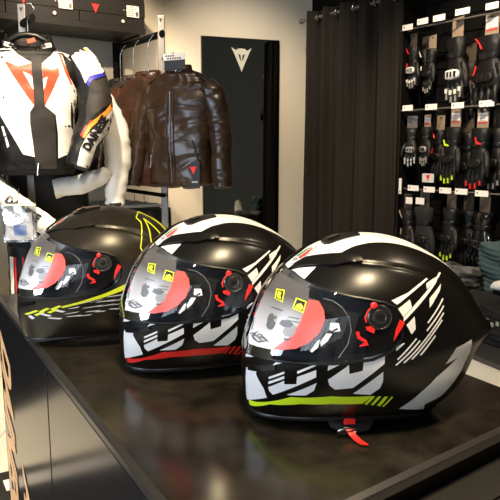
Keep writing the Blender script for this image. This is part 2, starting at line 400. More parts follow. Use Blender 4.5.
SHELL_MARKS=[
 ('white',27,-8,[(-46.4,91.2),(-16.9,101.1),(-20.0,91.2),(-14.8,83.8),(-8.2,74.1),(-6.7,60.8),(-58.5,38.2),(-52.2,59.0)]),
 ('white',14,8,[(-16.6,65.6),(14.7,71.5),(0.5,65.6),(-19.5,59.5)]),
 ('white',47,4,[(-40.9,89.0),(-30.7,89.4),(-20.7,90.6),(-28.4,86.5),(-42.6,80.2),(-38.1,85.5)]),
 ('white',49,-7,[(-54.2,89.9),(-30.5,103.2),(-30.7,100.1),(-54.4,86.7)]),
 ('white',51,-10,[(-60.1,89.4),(-35.9,103.4),(-36.1,99.7),(-60.6,85.5)]),
 ('white',58,-13,[(-77.4,85.5),(-53.2,101.8),(-53.6,96.6),(-37.3,99.9),(-35.9,110.6),(-11.9,122.6),(-12.2,112.6),(-71.5,75.6),(-76.5,79.8)]),
 ('white',64,-5,[(-49.7,101.1),(-25.8,114.5),(-25.8,111.7),(-49.4,97.5)]),
 ('white',68,-18,[(-73.4,87.0),(-34.6,112.3),(-38.0,100.2),(-48.4,91.2)]),
 ('white',82,-10,[(-51.2,102.0),(-27.4,124.1),(-26.1,111.8),(-10.3,116.6),(-10.0,133.7),(-2.0,134.7),(15.1,140.3),(15.4,125.8),(-20.4,91.1),(-41.7,87.8),(-48.8,93.6)]),
 ('white',87,-17,[(-29.6,93.2),(4.2,126.5),(5.6,111.9),(3.2,101.9),(-7.6,91.9)]),
 ('white',75,-4,[(-35.9,114.3),(-13.6,118.0),(-37.1,103.7)]),
 ('accent',60,-22,[(-121.2,56.5),(-51.1,94.4),(-0.6,99.3),(46.8,93.4),(34.4,82.9),(-1.6,86.3),(-39.0,84.7),(-82.3,72.9),(-121.3,46.4)]),
 ('accent',87,-21,[(-13.3,82.5),(-5.2,95.2),(-1.2,95.1),(-9.7,80.8)]),
 ('accent',88,-22,[(-6.8,82.4),(0.3,96.4),(4.8,96.1),(-3.2,81.3)]),
 ('accent',89,-22,[(-0.7,81.1),(6.7,95.8),(11.4,95.5),(3.7,79.0)]),
 ('accent',90,-22,[(4.5,78.8),(13.9,95.0),(16.5,94.8),(7.2,78.1)]),
 ('silver',114,-17,[(-15.2,65.7),(6.5,92.2),(26.5,110.9),(64.8,129.4),(39.2,125.4),(54.1,145.4),(87.9,148.3),(93.8,126.9),(82.4,106.1),(49.1,75.7),(31.4,70.4),(23.4,67.7),(28.6,56.5)]),
 ('white',94,26,[(-2.2,112.6),(19.6,121.3),(21.2,118.3),(4.0,107.2)]),
 ('white',106,34,[(-6.2,92.6),(30.6,110.6),(32.2,108.7),(-4.3,89.9)]),
 ('white',107,27,[(-19.1,87.8),(3.8,104.8),(57.8,141.3),(61.3,140.5),(5.7,100.9),(-17.0,84.6)]),
 ('silver',95,20,[(0.2,119.4),(19.3,131.5),(20.6,121.8),(7.9,110.5)]),
 ('silver',116,35,[(7.5,97.8),(37.5,106.6),(5.1,90.5)]),
 ('silver',116,27,[(33.4,122.2),(26.8,114.4),(1.3,95.1),(4.3,106.4)]),
 ('white',99,9,[(3.4,131.8),(14.6,141.5),(15.6,126.0),(10.2,120.0)]),
 ('white',92,0,[(6.2,127.4),(16.0,131.9),(17.1,130.9),(6.9,121.8)]),
 ('silver',113,17,[(3.7,108.5),(34.4,134.7),(32.5,135.9),(1.7,109.7)]),
 ('white',112,13,[(4.2,110.4),(35.3,137.4),(33.3,138.7),(2.3,111.6)]),
 ('white',104,4,[(-7.6,96.4),(50.7,152.4),(48.7,153.8),(-9.2,97.7)]),
 ('white',106,2,[(-2.1,104.8),(43.2,148.5),(41.2,150.0),(-3.8,106.2)]),
 ('white',108,0,[(5.3,113.1),(28.1,134.8),(26.1,136.3),(3.4,114.6)]),
 ('white',97,-3,[(-2.1,109.0),(27.6,138.3),(26.0,139.8),(-3.6,110.5)]),
 ('silver',96,-2,[(1.4,114.4),(24.7,139.5),(23.1,141.0),(-0.1,115.8)]),
]
VISOR_MARKS=[
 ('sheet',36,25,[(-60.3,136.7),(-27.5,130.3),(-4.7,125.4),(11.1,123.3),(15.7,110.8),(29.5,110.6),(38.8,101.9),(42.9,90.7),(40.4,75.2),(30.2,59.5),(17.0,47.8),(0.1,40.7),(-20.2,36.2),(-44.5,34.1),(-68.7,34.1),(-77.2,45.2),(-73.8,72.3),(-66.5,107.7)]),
 ('red',53,18,[(-19.0,130.4),(-5.4,130.4),(3.2,120.6),(6.3,108.9),(2.2,93.6),(-9.9,79.3),(-24.6,69.7),(-42.4,64.8),(-57.8,63.2),(-34.6,82.4),(-24.9,100.1),(-21.0,115.6)]),
 ('yellow',26,32,[(-14.5,73.7),(-20.6,86.5),(-2.4,88.3),(4.1,72.1)]),
 ('yellow',45,27,[(-21.4,86.4),(-20.4,101.3),(-3.8,99.0),(-4.0,84.0)]),
 ('ink',26,32,[(-11.7,74.6),(-16.7,85.1),(-3.7,86.2),(1.2,74.0)]),
 ('ink',45,27,[(-19.2,87.6),(-18.4,99.5),(-5.4,97.6),(-5.7,86.1)]),
 ('yellow',26,32,[(-11.7,79.2),(-13.3,84.0),(-5.1,83.8),(-5.0,79.4),(0.1,75.1),(-8.9,75.6)]),
 ('yellow',45,26,[(-17.7,91.3),(-15.7,96.9),(-10.2,98.5),(-6.1,94.8),(-6.9,90.2)]),
 ('glint_print',68,13,[(-20.6,121.9),(-10.4,122.2),(-8.0,112.9),(-15.1,111.1),(-21.2,113.5)]),  # window reflection painted onto the visor as pale fragments, here and just below
 ('glint_print',66,9,[(-20.1,119.5),(-12.9,119.6),(-18.3,110.0),(-25.2,103.2),(-26.7,107.9)]),
 ('glint_print',64,8,[(-25.9,111.2),(-22.4,114.0),(-24.1,104.1),(-31.1,97.1),(-33.7,98.1)]),
 ('ink',69,12,[(-19.8,116.0),(-14.0,119.5),(-13.3,117.2),(-19.1,114.3)]),
 ('grey',29,24,[(-21.2,90.2),(1.7,90.4),(2.3,89.2),(-20.4,89.0)]),
 ('grey',45,21,[(-24.4,95.6),(-8.0,96.3),(-7.7,95.1),(-24.1,94.4)]),
 ('grey',12,16,[(-11.0,67.7),(7.6,73.8),(6.8,75.0),(-12.2,68.8)]),
 ('grey',15,16,[(-2.0,74.3),(-7.5,66.2),(-4.5,66.4),(0.7,74.4)]),
 ('grey',19,16,[(-17.1,65.8),(1.7,65.7),(2.5,67.0),(-15.9,67.3)]),
 ('grey',28,15,[(-21.1,69.3),(-5.7,75.8),(-6.5,76.9),(-22.0,70.3)]),
 ('grey',28,15,[(-5.8,77.0),(-22.0,78.3),(-22.8,77.0),(-6.4,75.7)]),
 ('grey',16,16,[(-15.1,67.4),(3.6,66.5),(4.8,67.9),(-13.3,68.9)]),
 ('grey',19,15,[(4.9,75.7),(-15.8,75.3),(-16.8,73.8),(4.2,74.3)]),
 ('grey',16,18,[(1.5,72.2),(-10.6,65.7),(-9.1,65.1),(2.8,71.6)]),
 ('grey',13,17,[(-3.3,68.1),(-1.8,62.6),(0.6,63.2),(-0.8,68.7)]),
 ('grey',17,17,[(-11.5,62.4),(2.2,62.3),(2.9,63.4),(-10.7,63.6)]),
 ('grey',25,16,[(-18.2,65.8),(-4.8,69.7),(-5.2,70.6),(-18.8,66.7)]),
 ('grey',25,16,[(-4.7,70.6),(-15.7,71.8),(-16.3,70.7),(-5.3,69.6)]),
 ('grey',20,17,[(-2.4,68.4),(-8.6,70.0),(-9.9,69.0),(-3.6,67.4)]),
 ('grey',20,18,[(-8.6,66.1),(-1.5,70.4),(-2.7,71.0),(-9.9,66.7)]),
 ('grey',28,17,[(-23.1,73.8),(-2.8,69.0),(-2.1,70.0),(-22.2,74.8)]),
 ('glint_print',28,22,[(-14.6,81.6),(-7.2,85.7),(-6.0,84.5),(-13.2,80.4)]),
 ('glint_print',29,21,[(-13.0,81.2),(-7.4,84.6),(-6.6,82.8),(-11.8,79.4)]),
 ('grey',46,15,[(-27.5,86.8),(-14.7,88.8),(-19.6,84.7),(-25.4,84.1)]),
 ('grey',7,18,[(3.1,67.6),(-3.5,82.8),(-0.3,83.4),(6.2,68.4)]),
 ('grey',5,22,[(-1.5,77.9),(-5.0,88.7),(-1.2,89.1),(2.3,78.6)]),
 ('grey',45,20,[(-26.2,94.5),(-6.9,94.7),(-6.6,93.8),(-25.9,93.5)]),
 ('grey',29,21,[(-20.4,84.8),(-18.7,89.9),(-13.5,92.4),(-11.0,89.7),(-4.5,90.7),(-3.7,86.9),(-8.0,85.8),(-5.7,83.1),(-2.9,83.1),(-2.8,78.6),(-6.0,72.5),(-12.5,71.4),(-18.4,74.6),(-18.8,79.8)]),
 ('grey',42,20,[(-28.5,86.9),(-25.3,92.6),(-12.7,93.2),(-6.6,90.1),(-12.0,85.1),(-19.5,84.2)]),
 ('mid',46,17,[(-28.8,93.2),(-21.3,94.0),(-15.1,98.9),(-11.2,97.2),(-11.9,90.3),(-15.0,84.7),(-25.0,83.3),(-30.6,87.8)]),
]
LIME_MARKS=[
 ('y',153,66,[(26.4,39.7),(-18.2,27.6),(-17.4,25.8),(28.2,38.0)]),
 ('y',133,59,[(6.4,53.5),(4.9,39.0),(8.6,40.4),(10.6,55.3)]),
 ('y',119,42,[(26.5,110.1),(-2.6,58.0),(-0.5,57.5),(29.0,109.9)]),
 ('y',112,23,[(11.8,123.4),(15.9,110.1),(18.0,110.7),(14.0,124.1)]),
 ('y',-180,63,[(-11.8,47.9),(-9.8,23.4),(9.7,19.4),(11.5,43.5)]),
 ('y',168,54,[(9.0,60.9),(-13.2,22.1),(-5.3,21.3),(28.5,59.7)]),
 ('y',142,50,[(10.2,82.8),(9.3,34.9),(13.2,35.7),(15.8,84.4)]),
 ('y',129,35,[(37.6,97.2),(2.2,86.5),(2.8,84.7),(38.0,95.2)]),
 ('y',131,46,[(-0.4,44.6),(30.5,102.5),(26.2,101.7),(-3.0,44.7)]),
 ('y',87,-7,[(-75.8,99.4),(-41.8,111.0),(-0.9,124.8),(23.2,134.8),(40.8,141.8),(42.4,133.5),(23.1,125.6),(-1.1,117.7),(-42.0,105.9),(-75.9,95.8)]),
 ('y',43,-9,[(-60.3,83.3),(-27.2,96.6),(-21.0,95.6),(-51.6,82.8)]),
 ('y',58,-11,[(-57.9,97.5),(-40.5,106.4),(-35.0,105.0),(-52.1,95.7)]),
 ('y',67,-12,[(-55.8,105.2),(-38.5,113.2),(-33.4,111.6),(-50.6,103.0)]),
 ('y',54,-12,[(-61.1,91.5),(-42.0,101.3),(-36.3,100.0),(-54.8,89.9)]),
 ('y',65,-13,[(-58.0,100.4),(-40.2,108.6),(-35.0,107.0),(-52.7,98.3)]),
 ('w',45,-13,[(-55.5,89.7),(-46.8,93.3),(-38.2,88.9),(-46.4,84.7)]),
 ('w',60,-14,[(-63.9,97.7),(-57.3,100.5),(-38.3,97.4),(-44.6,94.1)]),
 ('w',69,-14,[(-52.6,105.4),(-46.9,107.6),(-32.7,105.2),(-38.3,102.3)]),
 ('w',77,-14,[(-46.2,108.4),(-40.8,110.3),(-24.4,113.7),(-29.7,111.0)]),
 ('w',81,-12,[(-38.4,113.2),(-33.2,115.0),(-8.7,121.9),(-13.9,119.4)]),
 ('w',84,-12,[(-26.8,115.5),(-21.6,117.1),(2.0,124.1),(-3.2,121.7)]),
 ('w',67,-18,[(-64.2,96.0),(-58.1,98.6),(-35.4,98.3),(-41.2,95.2)]),
 ('w',75,-17,[(-49.3,102.6),(-43.8,104.7),(-21.8,109.1),(-27.1,106.4)]),
 ('w',77,-18,[(-51.1,98.1),(-45.7,100.2),(-22.5,103.2),(-27.9,100.4)]),
 ('w',84,-15,[(-36.2,109.9),(-31.0,111.7),(0.8,116.6),(-4.4,114.1)]),
 ('w',87,-13,[(-19.7,117.9),(-14.6,119.5),(15.3,122.5),(10.1,120.1)]),
 ('w',92,-8,[(-11.9,118.4),(-6.7,119.8),(23.4,123.2),(18.1,121.1)]),
 ('w',81,-18,[(-41.2,98.5),(-36.0,100.5),(-12.2,103.2),(-17.5,100.6)]),
 ('w',84,-17,[(-31.6,105.5),(-26.4,107.3),(-3.6,109.1),(-8.9,106.6)]),
 ('w',88,-16,[(-19.1,113.8),(-14.0,115.4),(13.1,119.1),(7.9,116.6)]),
 ('w',92,-13,[(-11.0,118.7),(-5.9,120.2),(23.5,122.8),(18.2,120.6)]),
 ('w',86,-17,[(-20.2,104.7),(-15.0,106.3),(1.3,107.4),(-3.9,104.8)]),
 ('w',90,-16,[(-4.4,107.6),(0.8,109.1),(19.5,108.6),(14.2,106.2)]),
 ('w',92,-15,[(-1.9,114.1),(3.3,115.6),(25.8,118.0),(20.5,115.8)]),
 ('w',99,-15,[(2.9,109.3),(8.1,110.7),(24.6,111.4),(19.1,109.5)]),
 ('w',107,-12,[(-2.1,115.4),(3.4,116.5),(26.0,116.9),(19.9,115.3)]),
 ('w',107,-8,[(-5.1,120.2),(0.4,121.3),(25.1,122.0),(19.1,120.4)]),
 ('w',101,-16,[(3.5,102.4),(8.8,103.8),(30.3,103.4),(24.6,101.6)]),
]
# ================================================================ HELMETS
ZL = [(0, .091), (26, .098), (40, .101), (54, .104), (66, .107), (74, .110), (82, .114), (88, .124), (92, .137), (95, .148)]
ZT = [(0, .198), (18, .1975), (32, .193), (50, .187), (64, .183), (76, .180), (84, .177), (90, .171), (93, .160), (95, .148)]
def interp(T, x):
    if x <= T[0][0]: return T[0][1]
    for a, b_ in zip(T, T[1:]):
        if x <= b_[0]:
            t = (x-a[0])/(b_[0]-a[0]); return a[1]+(b_[1]-a[1])*t
    return T[-1][1]
def nrm(th, z):
    a = Vector(surf(th+.01, z))-Vector(surf(th-.01, z)); z2 = min(z+.002, .2465)
    b_ = Vector(surf(th, z2))-Vector(surf(th, max(z2-.004, 0)))
    n = a.cross(b_); return n.normalized()
GRV = [(-.085, .196), (-.068, .2034), (-.0475, .2119), (-.028, .2174), (-.0033, .2211), (.020, .2222), (.037, .2216), (.05, .220)]
def shell_pt(th, z):
    p = Vector(surf(th, z)); x = p.x
    if -.10 < x < .05 and .17 < z < .24:
        g = interp(GRV, x); d = z-g
        f = max(0, min(1, (x+.10)/.03))*max(0, min(1, (.05-x)/.02))
        p -= nrm(th, z)*(.0022*math.exp(-(d/.0022)**2)*f)
    # flat chin air intake recess
    return p
ths = [rad(a) for a in sorted(set(list(range(-180, 180, 3))+[k for k in range(78, 96)]+[-k for k in range(78, 96)]))]
def band(th):
    a = min(abs(math.degrees(th)), 95)
    return interp(ZL, a), interp(ZT, a)
NB, NM, NT = 34, 14, 64
def shell_cols():
    cols = []
    for th in ths:
        zl, zt = band(th); c_ = []
        for j in range(NB): c_.append(shell_pt(th, zl*j/NB))
        for j in range(NM): c_.append(shell_pt(th, zl+(zt-zl)*j/NM))
        for j in range(NT+1): c_.append(shell_pt(th, .2470-(.2470-zt)*(1-j/NT)**2))
        cols.append(c_)
    return cols
SC = shell_cols(); NC = len(ths)
full = MB(); open_shell = MB()
V_ = [p for c_ in SC for p in c_]; H_ = len(SC[0]); F_all = []; F_open = []
for i in range(NC):
    k = (i+1) % NC; a = math.degrees(ths[i])
    for j in range(H_-1):
        f = (i*H_+j, k*H_+j, k*H_+j+1, i*H_+j+1); F_all.append(f)
        if not (NB <= j < NB+NM and -95 <= a < 95): F_open.append(f)
F_cap = tuple(i*H_+H_-1 for i in range(NC)); F_all.append(F_cap); F_open.append(F_cap)
SHELL_BVH = BVHTree.FromPolygons(V_, F_all)
# visor surface
def visor_pt(th, t, off=.0025):
    zl, zt = band(th); zl -= .0025; zt += .002
    z = zl+(zt-zl)*t
    return Vector(surf(th, z))+nrm(th, z)*off
vth = [rad(a) for a in list(range(-93, -78))+list(range(-78, 79, 3))+list(range(79, 94))]
def visor_mb(m, off=.0025):
    mb = MB(); mb.rings([[visor_pt(th, j/24, off) for j in range(25)] for th in vth], m, closed=False, cap=False); return mb
VIS = visor_mb('visor_clear'); VIS_BVH = VIS.bvh()

def raised(mb, bvh, poly, az, el, m, base=.0004, d=.002, h=.004, mirror=True):
    n, t, u = axes(az, el); vs2, fs = fill(poly, h); T = []; B = []
    for q in vs2:
        hit = bvh.ray_cast(t*q.x+u*q.y+n*.5, -n)
        if hit[0] is None: hit = bvh.find_nearest(t*q.x+u*q.y+n*.11)
        nn_ = hit[1] if hit[1].dot(n) > 0 else -hit[1]
        T.append(hit[0]+nn_*(base+d)); B.append(hit[0]+nn_*(base-.0012))
    cnt = {}
    for f in fs:
        for a in range(len(f)): e_ = (f[a-1], f[a]); cnt[e_] = cnt.get(e_, 0)+1
    F = [tuple(f) for f in fs]; k = len(T)
    F += [(b_, a, a+k, b_+k) for (a, b_) in cnt if (b_, a) not in cnt]
    mb.add(T+B, F, m)
    if mirror: mb.add([Vector((p.x, -p.y, p.z)) for p in T+B], [f[::-1] for f in F], m)
def mm(poly): return [(a/1000, b_/1000) for a, b_ in poly]
def ell(cx, cy, a, b_, n=28, k0=0, k1=1): return [(cx+a*cos(2*PI*(k0+(k1-k0)*k/n)), cy+b_*sin(2*PI*(k0+(k1-k0)*k/n))) for k in range(n)]

def proj_poly(pts, az, el):
    n, t, u = axes(az, el); return [(Vector(p).dot(t), Vector(p).dot(u)) for p in pts]
BROW = [(.1001, .0199, .1999), (.0886, .0194, .2098), (.0786, .0235, .2166), (.0623, .0402, .2229), (.0456, .0524, .2269), (.0343, .0587, .2285), (.0215, .0681, .2275), (.0196, .075, .2237), (.0321, .0746, .22), (.0521, .0687, .2148), (.0682, .0551, .2129), (.082, .0403, .2094)]
CROWN = [(.107, .004), (.1001, .0162), (.0883, .0181), (.0779, .0197), (.0448, .0511), (.0221, .0444), (-.0021, .0417), (-.032, .0410), (-.0529, .0400), (-.0723, .0380), (-.0927, .0340), (-.1108, .0290), (-.1321, .0210), (-.1595, .012), (-.184, .004)]
FRONT = [(.1049, .0005, .2005), (.1, .0210, .2015), (.088, .036, .2065), (.072, .052, .2100), (.083, .056, .200), (.0925, .058, .1895), (.104, .030, .190), (.1085, .0005, .1915)]
POD = [(.0023, .1158, .1779), (-.0083, .1175, .175), (-.0125, .1202, .1676), (-.0132, .1229, .156), (-.0100, .1247, .143), (-.0029, .1249, .1306), (.0112, .124, .1196), (.0229, .1229, .1158), (.0283, .1223, .1311), (.0399, .1185, .1465), (.0349, .116, .1629), (.0225, .1141, .1746)]
LEVER = [(-.0135, .1221, .1603), (-.0195, .1227, .1563), (-.0060, .1249, .1352), (-.0085, .124, .1491)]
RBLOCK = [(.0272, .1203, .1516), (.0149, .1218, .1541), (.018, .1228, .1447), (.0261, .1211, .1481)]
RZIG = [(.0388, .119, .1453), (.0348, .1198, .1461), (.0337, .1207, .1408), (.0261, .1224, .1361), (.0236, .1229, .1305), (.0341, .1214, .1285), (.0283, .1222, .1336), (.0366, .1204, .1383)]

def helmet(label, base, marks, accent, graphic, strap):
    t_ = thing('motorcycle_helmet', label, 'helmet', group='helmets lined up on the counter')
    s = MB(); s.add(V_, F_open, base)
    top = axes(0, 90)
    for (m, az, el, poly) in marks:
        n, t, u = axes(az, el)
        name = {'white': 'shell_white', 'silver': 'shell_silver', 'accent': accent, 'y': 'lime_yellow', 'w': 'shell_white'}[m]
        lay(s, SHELL_BVH, mm(poly), n, t, u, name, h=.006, mirror=True, off=.0005 if m != 'accent' else .0006)
    if graphic:
        half = [(y, -x) for x, y in CROWN]; P_ = half + [(-a, b_) for a, b_ in half[::-1]]
        n, t, u = top; lay(s, SHELL_BVH, P_, n, t, u, 'shell_white', h=.005, off=.0005)
        n, t, u = axes(30, 40); lay(s, SHELL_BVH, proj_poly(FRONT, 30, 40), n, t, u, 'shell_white', h=.005, mirror=True, off=.0006)
    # oval maker's badge on the forehead
    n, t, u = axes(0, 48); cu_ = Vector((.080, 0, .2165)).dot(u)
    lay(s, SHELL_BVH, ell(0, cu_, .0150, .0215), n, t, u, 'ink_grey', h=.004, off=.0007)
    lay(s, SHELL_BVH, ell(0, cu_, .0140, .0205), n, t, u, 'shell_white', h=.004, off=.0009)
    lay(s, SHELL_BVH, [(.0015, cu_-.006)]+[(.0120*cos(a), cu_+.0175*sin(a)) for a in [rad(q) for q in range(-20, 90, 10)]]+[(.0015, cu_+.0175)], n, t, u, 'logo_red', h=.003, off=.0011)
    lay(s, SHELL_BVH, [(-.0015, cu_-.006)]+[(-.0120*cos(a), cu_+.0175*sin(a)) for a in [rad(q) for q in range(-20, 90, 10)]]+[(-.0015, cu_+.0175)], n, t, u, 'badge_green', h=.003, off=.0011)
    text_on(s, 'AGV', u*(cu_-.011), t, u, .016, .007, 'ink_black', bvh=SHELL_BVH, n=n, off=.0012)
    # small approval sticker low on the flank
    n, t, u = axes(100, -10)
    s.build('shell', t_, angle=50)
    # eye port seal
    g = MB(); loop = [visor_pt(th, 0, .0002) for th in vth]+[visor_pt(th, 1, .0002) for th in vth[::-1]]
    g.tube(loop, .0022, 'satin_black_plastic', n=8, closed=True); g.build('eye_port_seal', t_)
    # lower trim
    g = MB(); g.tube([Vector(surf(rad(a), .0005)) + Vector((0, 0, .003)) for a in range(-180, 180, 4)], .0042, 'satin_black_plastic', n=10, closed=True, flat=1.3); g.build('lower_trim', t_)
    # inner lining
    g = MB(); R = []
    for j in range(26):
        z = .008+.225*(j/25)
        R.append([Vector((-.01+(p[0]+.01)*.90, p[1]*.90, .012+(p[2]-.0)*.93)) for p in [surf(rad(a), z) for a in range(-180, 180, 6)]])
    g.rings(R, 'liner_fabric'); g.build('inner_lining', t_)
    # visor with printed sheet
    v = visor_mb('visor_clear')
    # frosted upper border strip printed dark
    vo = v.build('visor', t_, angle=60)
    sh = MB()
    for i, (m, az, el, poly) in enumerate(VISOR_MARKS):
        n, t, u = axes(az, el); name = {'sheet': 'visor_sheet', 'red': 'sheet_red', 'yellow': 'lime_yellow', 'ink': 'ink_black', 'grey': 'ink_grey', 'glint_print': 'paper_glint_white', 'mid': 'print_grey'}[m]
        off = {'sheet': .0004, 'red': .0007, 'yellow': .0008, 'ink': .0011, 'grey': .0009, 'glint_print': .0006, 'mid': .0009}[m]
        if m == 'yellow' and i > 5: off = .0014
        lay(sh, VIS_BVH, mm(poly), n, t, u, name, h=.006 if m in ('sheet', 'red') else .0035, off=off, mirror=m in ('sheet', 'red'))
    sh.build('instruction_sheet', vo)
    for sd in (1, -1):
        g = MB(); P_ = [VIS_BVH.find_nearest(Vector((x, y, z)))[0] for x, y, z in ((0.0714, 0.0922, 0.179), (0.0608, 0.0995, 0.1776), (0.0515, 0.1072, 0.1714), (0.0449, 0.1138, 0.1608), (0.043, 0.1176, 0.147), (0.0469, 0.1186, 0.1301), (0.0568, 0.1169, 0.1135))]
        g.tube([Vector((p.x, sd*(p.y+.0006), p.z)) for p in P_], .0007, 'ink_grey', 6); g.build('anti_fog_seal', vo)
    # hinge mechanism both sides
    for sd in (1, -1):
        def Y(ps): return ps
        hp = MB(); az, el = 90, 10
        raised(hp, VIS_BVH, proj_poly(POD, az, el), az, el, 'gloss_black', base=-.0002, d=.0012, h=.005, mirror=False)
        hh = VIS_BVH.ray_cast(Vector((.0105, .3, .1634)), Vector((0, -1, 0))); cpt = hh[0]; nn_ = hh[1] if hh[1].y > 0 else -hh[1]
        hp.lathe(cpt, nn_, [(-.002, .0150), (.0022, .0150), (.0030, .0142), (.0030, .0128), (.0022, .0120), (.0022, .0095), (.0040, .0090), (.0044, .0080), (.0044, .0062), (.0034, .0058), (.0034, .0040), (.0046, .0036), (.0048, .0)], 'satin_black_plastic', 36)
        hp.lathe(cpt+nn_*.0031, nn_, [(0, .0141), (.0004, .0139), (.0004, .0131), (0, .0129)], 'steel', 36)
        hp.lathe(cpt+nn_*.0045, nn_, [(0, .0079), (.0003, .0078), (.0003, .0066), (0, .0064)], 'steel', 30)
        raised(hp, VIS_BVH, proj_poly(RBLOCK, az, el), az, el, 'accent_red', base=.0012, d=.002, h=.004, mirror=False)
        raised(hp, VIS_BVH, proj_poly(RZIG, az, el), az, el, 'accent_red', base=.0012, d=.0015, h=.004, mirror=False)
        kb = VIS_BVH.find_nearest(Vector((.017, .117, .1765)))[0]
        hp.lathe(kb, nn_, [(0, .0038), (.0055, .0038), (.0065, .002), (.0065, 0)], 'accent_red', 16)
        hp.tube([kb+nn_*.003, kb+nn_*.003+Vector((.006, 0, -.006)), kb+nn_*.003+Vector((.010, .001, -.014)), kb+nn_*.003+Vector((.009, .002, -.020))], .0012, 'accent_red', 8)
        if sd < 0:
            hp.v = [Vector((p.x, -p.y, p.z)) for p in hp.v]; hp.f = [f[::-1] for f in hp.f]
        hp.build('hinge_plate', t_)
        lv = MB(); raised(lv, SHELL_BVH, proj_poly(LEVER, az, el), az, el, 'accent_red', base=.0004, d=.0035, h=.004, mirror=False)
        if sd < 0:
            lv.v = [Vector((p.x, -p.y, p.z)) for p in lv.v]; lv.f = [f[::-1] for f in lv.f]
        o = lv.build('release_lever', t_); o['label'] = 'red wedge-shaped release lever'
    # vents
    for sd in (1, -1):
        bv = MB(); raised(bv, SHELL_BVH, proj_poly(BROW, 45, 55), 45, 55, base, base=.0008, d=.0032, h=.005, mirror=False)
        if sd < 0: bv.v = [Vector((p.x, -p.y, p.z)) for p in bv.v]; bv.f = [f[::-1] for f in bv.f]
        bv.build('brow_vent', t_)
    cv = MB(); P_ = [(-.017, -.046), (-.010, -.052), (.010, -.052), (.017, -.046), (.015, -.020), (.010, -.004), (-.010, -.004), (-.015, -.020)]
    raised(cv, SHELL_BVH, P_, 0, 90, 'satin_black_plastic', base=.0008, d=.0025, h=.005, mirror=False)
    raised(cv, SHELL_BVH, [(-.008, -.044), (.008, -.044), (.006, -.030), (-.006, -.030)], 0, 90, 'gloss_black', base=.0030, d=.0022, h=.005, mirror=False); cv.build('crown_vent', t_)
    for sd in (1, -1):
        ch = MB(); raised(ch, SHELL_BVH, mm([(-40, 97), (-20, 104), (14, 112), (14, 106), (-18, 96), (-38, 91)]), 27, -8, 'gloss_black', base=.0005, d=.0018, h=.005, mirror=False)
        if sd < 0: ch.v = [Vector((p.x, -p.y, p.z)) for p in ch.v]; ch.f = [f[::-1] for f in ch.f]
        ch.build('chin_vent', t_)
    # rear spoiler lip
    sp = MB(); R = []
    for k in range(-10, 11):
        th = PI+rad(k*3.2); z = .113+.004*abs(k)/10
        p = Vector(surf(th, z)); n_ = nrm(th, z); f = 1-(abs(k)/10)**2
        R.append([p+n_*-.001+Vector((0, 0, .008)), p+n_*(.0015+.001*f)+Vector((0, 0, .001)), p+n_*(.0015+.001*f)+Vector((0, 0, -.002)), p+n_*-.001+Vector((0, 0, -.008))])
    sp.rings(R, base); sp.build('rear_spoiler', t_)
    # chin strap
    st = MB()
    dz_ = 0 if strap else .016
    st.tube([(.052, .050, .045), (.050, .066, .022+dz_), (.046, .076-dz_, .010+dz_), (.030, .084-dz_, .006+dz_), (.010, .082-dz_, .008+dz_), (-.004, .068, .022+dz_), (-.008, .050, .045)], .010, 'webbing', n=10, flat=.35)
    so = st.build('chin_strap', t_)
    if strap:
        rg = MB(); rg.tube([Vector((.036+.012*cos(a), .097+.004*sin(a), .0075+.0055*sin(a))) for a in [2*PI*k/24 for k in range(24)]], .0014, 'steel', 8, closed=True)
        rg.build('buckle_ring', so)
        tb = MB(); tb.rings([[Vector((x+dx, y, z)), Vector((x+dx+.009, y-.002, z)), Vector((x+dx+.009, y-.002, z+.0016)), Vector((x+dx, y, z+.0016))] for x, y, z, dx in ((.030, .096, .010, 0), (.026, .104, .004, 0), (.022, .114, .0015, 0), (.017, .124, .0012, 0))], 'accent_red')
        tb.box((.031, .087, .017), (.014, .006, .008), 'accent_red'); o = tb.build('strap_tab', so); o['label'] = 'bright red strap tab'
    return t_
def pose(o, X, Y, psi, sc, pt, ro, dz):
    a, r, q = rad(psi), rad(pt), rad(ro); F = Vector((-cos(a), -sin(a), 0)); L = Vector((sin(a), -cos(a), 0)); U = Vector((0, 0, 1))
    F2 = F*cos(r)+U*sin(r); U2 = U*cos(r)-F*sin(r); L3 = L*cos(q)+U2*sin(q); U3 = U2*cos(q)-L*sin(q)
    M = Matrix((F2, L3, U3)).transposed().to_4x4(); M.translation = Vector((X, Y, 1.0+dz)); o.matrix_world = M @ Matrix.Scale(sc, 4)
h3 = helmet('matte black helmet with white stripes and lime chin band, nearest of three on the counter', 'matte_black_shell', SHELL_MARKS, 'accent_lime', True, True)
pose(h3, .1470, .838, 7.0, 1, 0.6, -1.0, .003)
h2 = helmet('matte black helmet with white stripes and red chin band, middle of three on the counter', 'matte_black_shell', SHELL_MARKS, 'accent_red', True, False)
pose(h2, -.0624, 1.034, 20.1, 1.008, .8, -3.0, .006)
h1 = helmet('dark graphite helmet with thin lime lines and grey dashes, farthest of three on the counter', 'graphite_shell', LIME_MARKS, 'accent_lime', False, False)
pose(h1, -.288, 1.195, 18.0, 1.012, .3, -3.0, .006)

